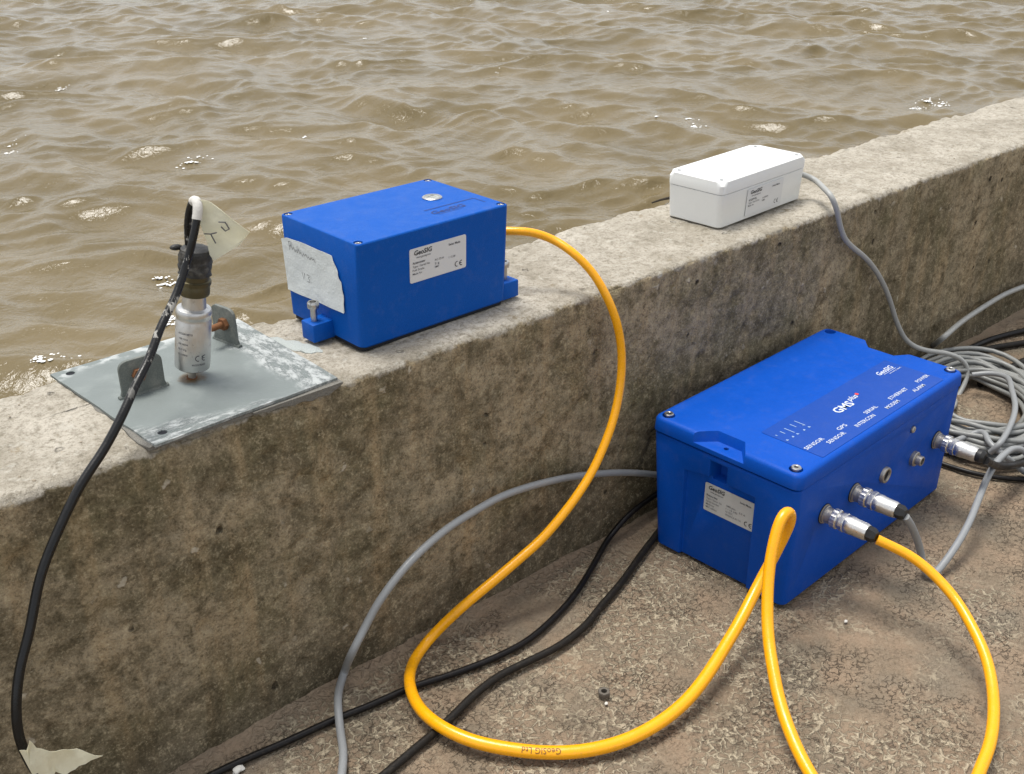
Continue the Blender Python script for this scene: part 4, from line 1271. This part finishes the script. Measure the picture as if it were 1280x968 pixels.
        sh.transform(F @ T(bx, by, 0) @ (Matrix.Identity(4) if bolt_side >= 0 else Matrix.Rotation(math.pi, 4, 'X')))
        from_bm('bolt', sh, M['rust'], MP, label='rusty bolt through the bracket')
    bracket((0.4615, 0.1267), (0.4549, 0.1613), 0.040, Vector((-0.02, 0.0, 0)), BOLT_A)
    bracket((0.3265, 0.0957), (0.3689, 0.0947), 0.036, Vector((0.0, 0.0, 0)), BOLT_B)
build_plate()

# ---------------------------------------------------------------- vibration sensor on its stud
AX = Vector((0.1125, -0.1004, 0.9886)).normalized()
SB = Vector((0.3939, 0.0935, HW + 0.0042))
rotq = Vector((0, 0, 1)).rotation_difference(AX)
VS = empty('vibration_sensor', tuple(SB), label='cylindrical silver sensor with dark connector, standing on the steel plate', cat='sensor', rot=rotq.to_euler())
def build_vs():
    def L(name, prof, m, n=36, **k):
        return from_bm(name, lathe_bm(prof, n), M[m], VS, **k)
    L('washer', [(0, -0.0002), (0.0050, -0.0002), (0.0050, 0.0010), (0, 0.0010)], 'rust')
    L('stud', [(0, -0.001), (0.0036, -0.001), (0.0036, 0.014), (0, 0.013)], 'nickeldull', 18)
    h = L('housing', [(0, 0.0118), (0.0140, 0.0118), (0.0158, 0.0132), (0.0160, 0.0150), (0.0160, 0.0600), (0.0154, 0.0612), (0.0154, 0.0640), (0.0160, 0.0652), (0.0160, 0.0690), (0.0150, 0.0710), (0.0110, 0.0722), (0.0105, 0.0800), (0.0105, 0.0850), (0, 0.0850)], 'alu', 48)
    # hexagonal flats for the wrench
    # engraved print wrapped round the housing, facing the camera side
    def wrap(b, r, ang0, zc):
        for v in b.verts:
            a = ang0 + v.co.x / r
            v.co = Vector((r * math.cos(a), r * math.sin(a), zc + v.co.y))
        return b
    def sub(b, w=0.0015):
        return b
    ang = math.atan2(-0.8, -0.34)
    tot = wrap(ce_bm(0.0060), 0.0162, ang + 0.05, 0.0245)
    merge(tot, wrap(text_bm('MADE IN FRANCE', 0.0026, 0.01, width=0.0125), 0.0162, ang - 0.1, 0.0200))
    for i, s in enumerate(('ACCELEROMETER', 'TYPE 731A', 'S/N 10294', '10.2 V/g', '0.1-300Hz')):
        merge(tot, wrap(text_bm(s, 0.0026, 0.006, width=0.0011 * len(s)), 0.0162, ang - 0.98, 0.0500 - 0.0052 * i))
    me = bpy.data.meshes.new('lettering'); tot.to_mesh(me); tot.free()
    link('lettering', me, M['inkgrey'], h)
    L('connector_shell', [(0.0090, 0.0845), (0.0132, 0.0850), (0.0136, 0.0862), (0.0136, 0.0930), (0.0130, 0.0942), (0.0130, 0.0960), (0.0142, 0.0966), (0.0142, 0.0990), (0.0130, 0.0998), (0.0130, 0.1090), (0.0080, 0.1095)], 'brass', 40)
    L('coupling_nut', [(0.0130, 0.0950), (0.0146, 0.0956), (0.0146, 0.0985), (0.0130, 0.0990)], 'brass', 40)
    # wrapped tape boot, uneven
    rings = []
    for i, z in enumerate(np.linspace(0.1045, 0.1290, 22)):
        ring = []
        base = 0.0140 + (0.0006 if 3 < i < 8 or 12 < i < 17 else 0.0) - (0.0035 if i > 20 else 0) - (0.0012 if i > 18 else 0)
        for k in range(30):
            a = 2 * math.pi * k / 30
            rr = base + 0.0010 * float(vnoise(math.cos(a) * 3 + 4, math.sin(a) * 3, z * 260, 3)) + 0.0004 * math.sin(a * 2 + z * 400)
            ring.append((rr * math.cos(a), rr * math.sin(a), z))
        rings.append(ring)
    from_bm('tape_wrap', loft_bm(rings), M['rubber'], VS, angle=60)
    # frayed end of the wrap sticking out
    b = bmesh.new(); bmesh.ops.create_icosphere(b, subdivisions=2, radius=0.0040)
    a = math.atan2(0.1, -1)
    b.transform(T(-0.0135, 0.0095, 0.1270) @ Matrix.Diagonal((1.5, 0.8, 0.7, 1)))
    from_bm('wrap_end', b, M['rubber'], VS)
build_vs()

# cable of the vibration sensor
tr = TR['sensor_cable']
rad = list(np.interp(range(len(tr)), [0, 8, 14, 18, 25], [0.0033, 0.0035, 0.0038, 0.0039, 0.0037]))
SCR, P_, off_ = cable('sensor_cable', tr, 0.005, 'csensor', 'scuffed black cable looping up from the silver sensor and down over the wall edge', radii=rad, step=0.003)
def flag(name, pts, m, parent, off, thick_n, label, curl=0.004):
    P = np.array(pts) - off
    b = bmesh.new()
    vs = [b.verts.new(p) for p in P]
    f = b.faces.new(vs)
    bmesh.ops.triangulate(b, faces=[f])
    bmesh.ops.subdivide_edges(b, edges=b.edges[:], cuts=2, use_grid_fill=True)
    nrm = Vector(thick_n).normalized()
    c0 = Vector(P.mean(0))
    for v in b.verts:
        d = (v.co - c0)
        v.co += nrm * (curl * math.sin(d.x * 90 + d.z * 60) * 0.5 + curl * 0.5 * math.sin(d.z * 210 - d.x * 70) + 0.0006 * math.sin(d.x * 700 + d.z * 300))
    ext = bmesh.ops.extrude_face_region(b, geom=b.faces[:])
    bmesh.ops.translate(b, verts=[e for e in ext['geom'] if isinstance(e, bmesh.types.BMVert)], vec=nrm * 0.0004)
    return from_bm(name, b, M[m], parent, angle=50, label=label)
tf = flag('tape_flag', TR['tag_top'], 'cream', SCR, off_, (-0.67, -0.74, 0.1), 'cream tape flag at the top of the loop')
def pen(P3, parent, w=0.0009, m='inkgrey'):
    bm_ = None
    for s in P3:
        bm_ = merge(bm_, tube_bm(np.array(s), w / 2, 5))
    return from_bm('handwriting', bm_, M[m], parent)
def on_flag(A, uvs, off, nudge):
    """points on the flag given as fractions between its corners"""
    o, e1, e2 = [np.array(a) - off for a in A]
    return [tuple(o + (e1 - o) * u + (e2 - o) * v + nudge) for u, v in uvs]
A = (TR['tag_top'][9], TR['tag_top'][3], TR['tag_top'][6])
nd = np.array((-0.67, -0.74, 0.1)) * 0.0042
pen([on_flag(A, [(0.02, 0.34), (0.16, 0.30), (0.30, 0.22)], off_, nd), on_flag(A, [(0.16, 0.30), (0.20, 0.50)], off_, nd), on_flag(A, [(0.42, -0.06), (0.56, -0.10), (0.60, 0.04), (0.50, 0.12), (0.44, 0.04)], off_, nd)], tf, 0.0012)
i0 = [i for i, p in enumerate(P_) if p[2] > 0.5]
cs = P_[i0[len(i0) // 3]: i0[-1] + 2]
b = tube_bm(cs - off_, 0.0043, 14)
from_bm('tape_wrap', b, M['tapewhite'], SCR, angle=60)
tl = flag('tape_flag', TR['tag_low'], 'cream2', SCR, off_, (-0.1, -0.99, 0.1), 'pale tape flag near the foot of the wall', curl=0.003)

# ---------------------------------------------------------------- yellow cable from the wall box to the recorder
def g2w(p):
    c, s = math.cos(GYA), math.sin(GYA)
    return Vector((1.0921 + p[0] * c - p[1] * s, -0.1327 + p[0] * s + p[1] * c, p[2]))
def plug_frame(lx, lz):
    c, s = math.cos(GYA), math.sin(GYA)
    return frame(g2w((lx, -hy + 0.0005, lz)), (c, s, 0), (0, 0, 1))
tr = TR['yellow']
rad = list(np.interp(range(len(tr)), [0, 8, 17, 24, 30, 38, 48, 60], [0.0046, 0.0048, 0.0056, 0.0066, 0.0066, 0.0060, 0.0063, 0.0056]))
Y, YP, yo = cable('yellow_cable', tr, 0.0055, 'yellow', 'thick bright yellow cable looping from the blue wall box to the ground case', radii=rad, n=18, step=0.003, relax=14)
plug_parts(Y, T(*(-Vector(yo))) @ plug_frame(-0.1249, 0.1028))
def cable_text():
    """print that follows the sheath, letters upside down as seen from the wall's land side"""
    tgt = np.array(YPRINT)
    i1 = int(np.argmin(np.linalg.norm(YP - tgt[0], axis=1)))
    i2 = int(np.argmin(np.linalg.norm(YP - tgt[1], axis=1)))
    seg = YP[i1:i2 + 1] if i2 > i1 else YP[i2:i1 + 1][::-1]
    d = np.concatenate([[0], np.cumsum(np.linalg.norm(np.diff(seg, axis=0), axis=1))])
    Lh = d[-1]
    bmx = text_bm('GeoSIG Ltd', 0.0085, 0.008, width=Lh)
    bmesh.ops.triangulate(bmx, faces=bmx.faces[:])
    bmesh.ops.subdivide_edges(bmx, edges=[e for e in bmx.edges if e.calc_length() > 0.0015], cuts=3, use_grid_fill=True)
    bmesh.ops.triangulate(bmx, faces=bmx.faces[:])
    camp = np.array(cam.location)
    r = 0.00685
    for v in bmx.verts:
        s = v.co.x
        p = np.array([np.interp(s, d, seg[:, k]) for k in range(3)])
        j = min(max(int(np.searchsorted(d, s)), 1), len(seg) - 1)
        t = seg[j] - seg[j - 1]; t /= np.linalg.norm(t)
        n = np.array([0.0, 0.0, 1.0]); n -= t * (n @ t); n /= np.linalg.norm(n)
        u = np.cross(n, t)                     # letter-up direction on the sheath
        a = (v.co.y - 0.0030) / r + 0.62
        q = p + r * (math.cos(a) * n + math.sin(a) * u)
        v.co = Vector(q - yo)
    me = bpy.data.meshes.new('lettering'); bmx.to_mesh(me); bmx.free()
    link('lettering', me, M['inkorange'], Y)
YPRINT = [[0.56, -0.2366, 0.01], [0.5336, -0.2102, 0.01]]
cable_text()

# ---------------------------------------------------------------- the other cables
F2c, fp, fo = cable('grey_cable', TR['grey_f'], 0.0046, 'grey', 'light grey cable with a silver plug in the second socket, looping up beside the recorder', radii=[0.0044] * len(TR['grey_f']))
plug_parts(F2c, T(*(-Vector(fo))) @ plug_frame(-0.0608, 0.1032))
K, kp, ko = cable('black_cable', TR['plug_black'], 0.0052, 'cblack', 'short black cable with a silver plug in the far right socket of the recorder')
plug_parts(K, T(*(-Vector(ko))) @ plug_frame(0.144, 0.0942), nut=False)
WC, wp_, wo_ = cable('grey_cable', TR['white_cable'], 0.0042, 'greylight', 'thin grey cable hanging from the white box down the wall to the coil', radii=[0.0038] * len(TR['white_cable']))
single_cable('grey_cable', TR['grey_left'], 0.0042, 'grey', 'grey cable arching left from behind the recorder along the wall to the bottom edge')
single_cable('grey_cable', TR['grey_e'], 0.0045, 'greylight', 'straight pale grey cable running along the wall foot to the right edge')
single_cable('black_cable', TR['black_a'], 0.0037, 'cblack', 'glossy black cable on the ground nearest the wall, ending at the bottom left')
single_cable('black_cable', TR['black_b'], 0.0042, 'cbrown', 'dull brownish black cable on the ground, passing under the yellow loop')
single_cable('black_cable', TR['black_p'], 0.0050, 'cblack', 'upper black cable on the ground at the right edge above the grey coil')
single_cable('black_cable', TR['black_q'], 0.0050, 'cbrown', 'lower of the paired black cables on the ground behind the grey coil')
single_cable('black_cable', TR['black_r'], 0.0060, 'cbrown', 'dirty brown black cable end emerging above the grey coil at the right')
single_cable('black_cable', TR['black_t'], 0.0034, 'cblack', 'thin black cable lying below the silver plug at the front of the coil')

def coil():
    r = random.Random(12)
    root = empty('cable_coil', (1.525, -0.150, 0.0), 0, 'coil of grey cable in many turns, lying on the ground behind the recorder', 'cable coil')
    turns = 26
    P = []
    N = 40
    rads = []
    for t in range(turns):
        layer = t % 4
        rads.append((0.083 + 0.0088 * (t // 4) + 0.004 * layer + r.uniform(-.005, .005), 0.0055 + 0.0085 * layer + r.uniform(-0.0005, 0.002), r.uniform(-0.010, 0.010), r.uniform(-0.006, 0.006), r.uniform(0, 6.28)))
    rads.append(rads[-1])
    for t in range(turns):
        a0, a1 = rads[t], rads[t + 1]
        for k in range(N):
            f = k / N
            w = f * f * (3 - 2 * f)
            rr = a0[0] + (a1[0] - a0[0]) * w
            z = a0[1] + (a1[1] - a0[1]) * w
            cx = a0[2] + (a1[2] - a0[2]) * w
            cy = a0[3] + (a1[3] - a0[3]) * w
            a = 2.6 + 2 * math.pi * f
            e = rr * (1 + 0.06 * math.sin(2 * a + a0[4]) + 0.03 * math.sin(5 * a + 2 * a0[4]))
            P.append((cx + e * 1.28 * math.cos(a) * 0.92 , cy + e * 0.80 * math.sin(a), z + 0.004 * math.sin(3 * a + a0[4]) + 0.004))
    P = np.array(P)
    # turn the long axis of the oval
    c, s = math.cos(R(COIL_ROT)), math.sin(R(COIL_ROT))
    P[:, 0], P[:, 1] = P[:, 0] * c - P[:, 1] * s, P[:, 0] * s + P[:, 1] * c
    for _ in range(2):
        P[1:-1] = 0.25 * P[:-2] + 0.5 * P[1:-1] + 0.25 * P[2:]
    from_bm('turns', tube_bm(P, 0.0038, 10), M['greycoil'], root, angle=60)
    off = np.array(root.location)
    for key in ('strand_g', 'strand_h'):
        Q, rr = catmull(TR[key], [0.0042] * len(TR[key]))
        from_bm('loose_strand', tube_bm(Q - off, rr, 10), M['grey'], root, angle=60)
COIL_ROT = 30
coil()

# ---------------------------------------------------------------- odds and ends on the ground
def nut():
    root = empty('hex_nut', (0.655, -0.202, 0.0005), 0.3, 'small grey hex nut lying on the ground inside the yellow loop', 'nut')
    b = bmesh.new()
    ro, ri, h = 0.0066, 0.0032, 0.0060
    n = 24
    def hexr(a):
        a = (a + math.pi / 6) % (math.pi / 3) - math.pi / 6
        return ro * math.cos(math.pi / 6) / math.cos(a)
    O = [[b.verts.new((hexr(2 * math.pi * i / n) * k * math.cos(2 * math.pi * i / n), hexr(2 * math.pi * i / n) * k * math.sin(2 * math.pi * i / n), z)) for i in range(n)] for k, z in ((0.93, 0), (1, 0.0007), (1, h - 0.0007), (0.93, h))]
    I = [[b.verts.new((ri * math.cos(2 * math.pi * i / n), ri * math.sin(2 * math.pi * i / n), z)) for i in range(n)] for z in (h, 0)]
    seq = O + I + [O[0]]
    for a, c in zip(seq[:-1], seq[1:]):
        for i in range(n):
            b.faces.new((a[i], a[(i + 1) % n], c[(i + 1) % n], c[i]))
    from_bm('nut_body', b, M['nutgrey'], root)
nut()

def stone(x, y, z, s, m, label, flat=0.6, seed=0, name='stone'):
    b = bmesh.new()
    bmesh.ops.create_icosphere(b, subdivisions=3, radius=s)
    for v in b.verts:
        k = 1 + 0.28 * float(vnoise(v.co.x / s * 1.4 + seed, v.co.y / s * 1.4, v.co.z / s * 1.4, seed))
        v.co = Vector((v.co.x * k, v.co.y * k * 0.8, v.co.z * k * flat))
    b.transform(T(x, y, z + s * flat * 0.6))
    o = from_bm(name, b, M[m], angle=50)
    tag(o, label, 'stone')
stone(0.944, -0.300, 0.0, 0.0026, 'stone', 'tiny white stone chip on the ground below the recorder corner', seed=2)
stone(0.324, -0.043, 0.0, 0.0060, 'stone', 'pale stone chip beside the black cable at the bottom edge', 0.5, 5)
stone(0.648, -0.212, 0.0, 0.0022, 'stone', 'tiny pale crumb beside the hex nut', 0.7, 9)

def grit():
    r = random.Random(33)
    b = bmesh.new()
    for k in range(620):
        if k < 420:
            x, y = r.uniform(0.25, 2.1), -abs(r.gauss(0.02, 0.22)) - 0.015
            z = 0.0
        else:
            x, y, z = r.uniform(0.2, 2.6), r.uniform(0.012, 0.175), HW
            if 0.29 < x < 0.51 or 0.53 < x < 0.75 or 1.09 < x < 1.31:
                continue
        s_ = r.uniform(0.0005, 0.0014) * (1.5 if r.random() > 0.93 else 1)
        q = bmesh.new()
        bmesh.ops.create_icosphere(q, subdivisions=1, radius=s_)
        for v in q.verts:
            v.co *= r.uniform(0.7, 1.25)
            v.co.z *= 0.7
        merge(b, q, T(x, y, z + s_ * 0.3))
    tag(from_bm('grit', b, M['grit'], angle=20), 'loose pale grit scattered on the paving and the wall top', 'grit', kind='stuff')
grit()

def twig():
    P = [(1.135, 0.186, HW + 0.001), (1.150, 0.182, HW + 0.0035), (1.163, 0.181, HW + 0.003), (1.180, 0.176, HW + 0.004), (1.20, 0.172, HW + 0.0035)]
    Q, rr = catmull(P, [0.0011, 0.0016, 0.0020, 0.0020, 0.0016], 0.003)
    o = from_bm('twig', tube_bm(Q, rr, 7), M['twig'])
    tag(o, 'thin dark twig lying behind the white box on the wall edge', 'twig')
twig()
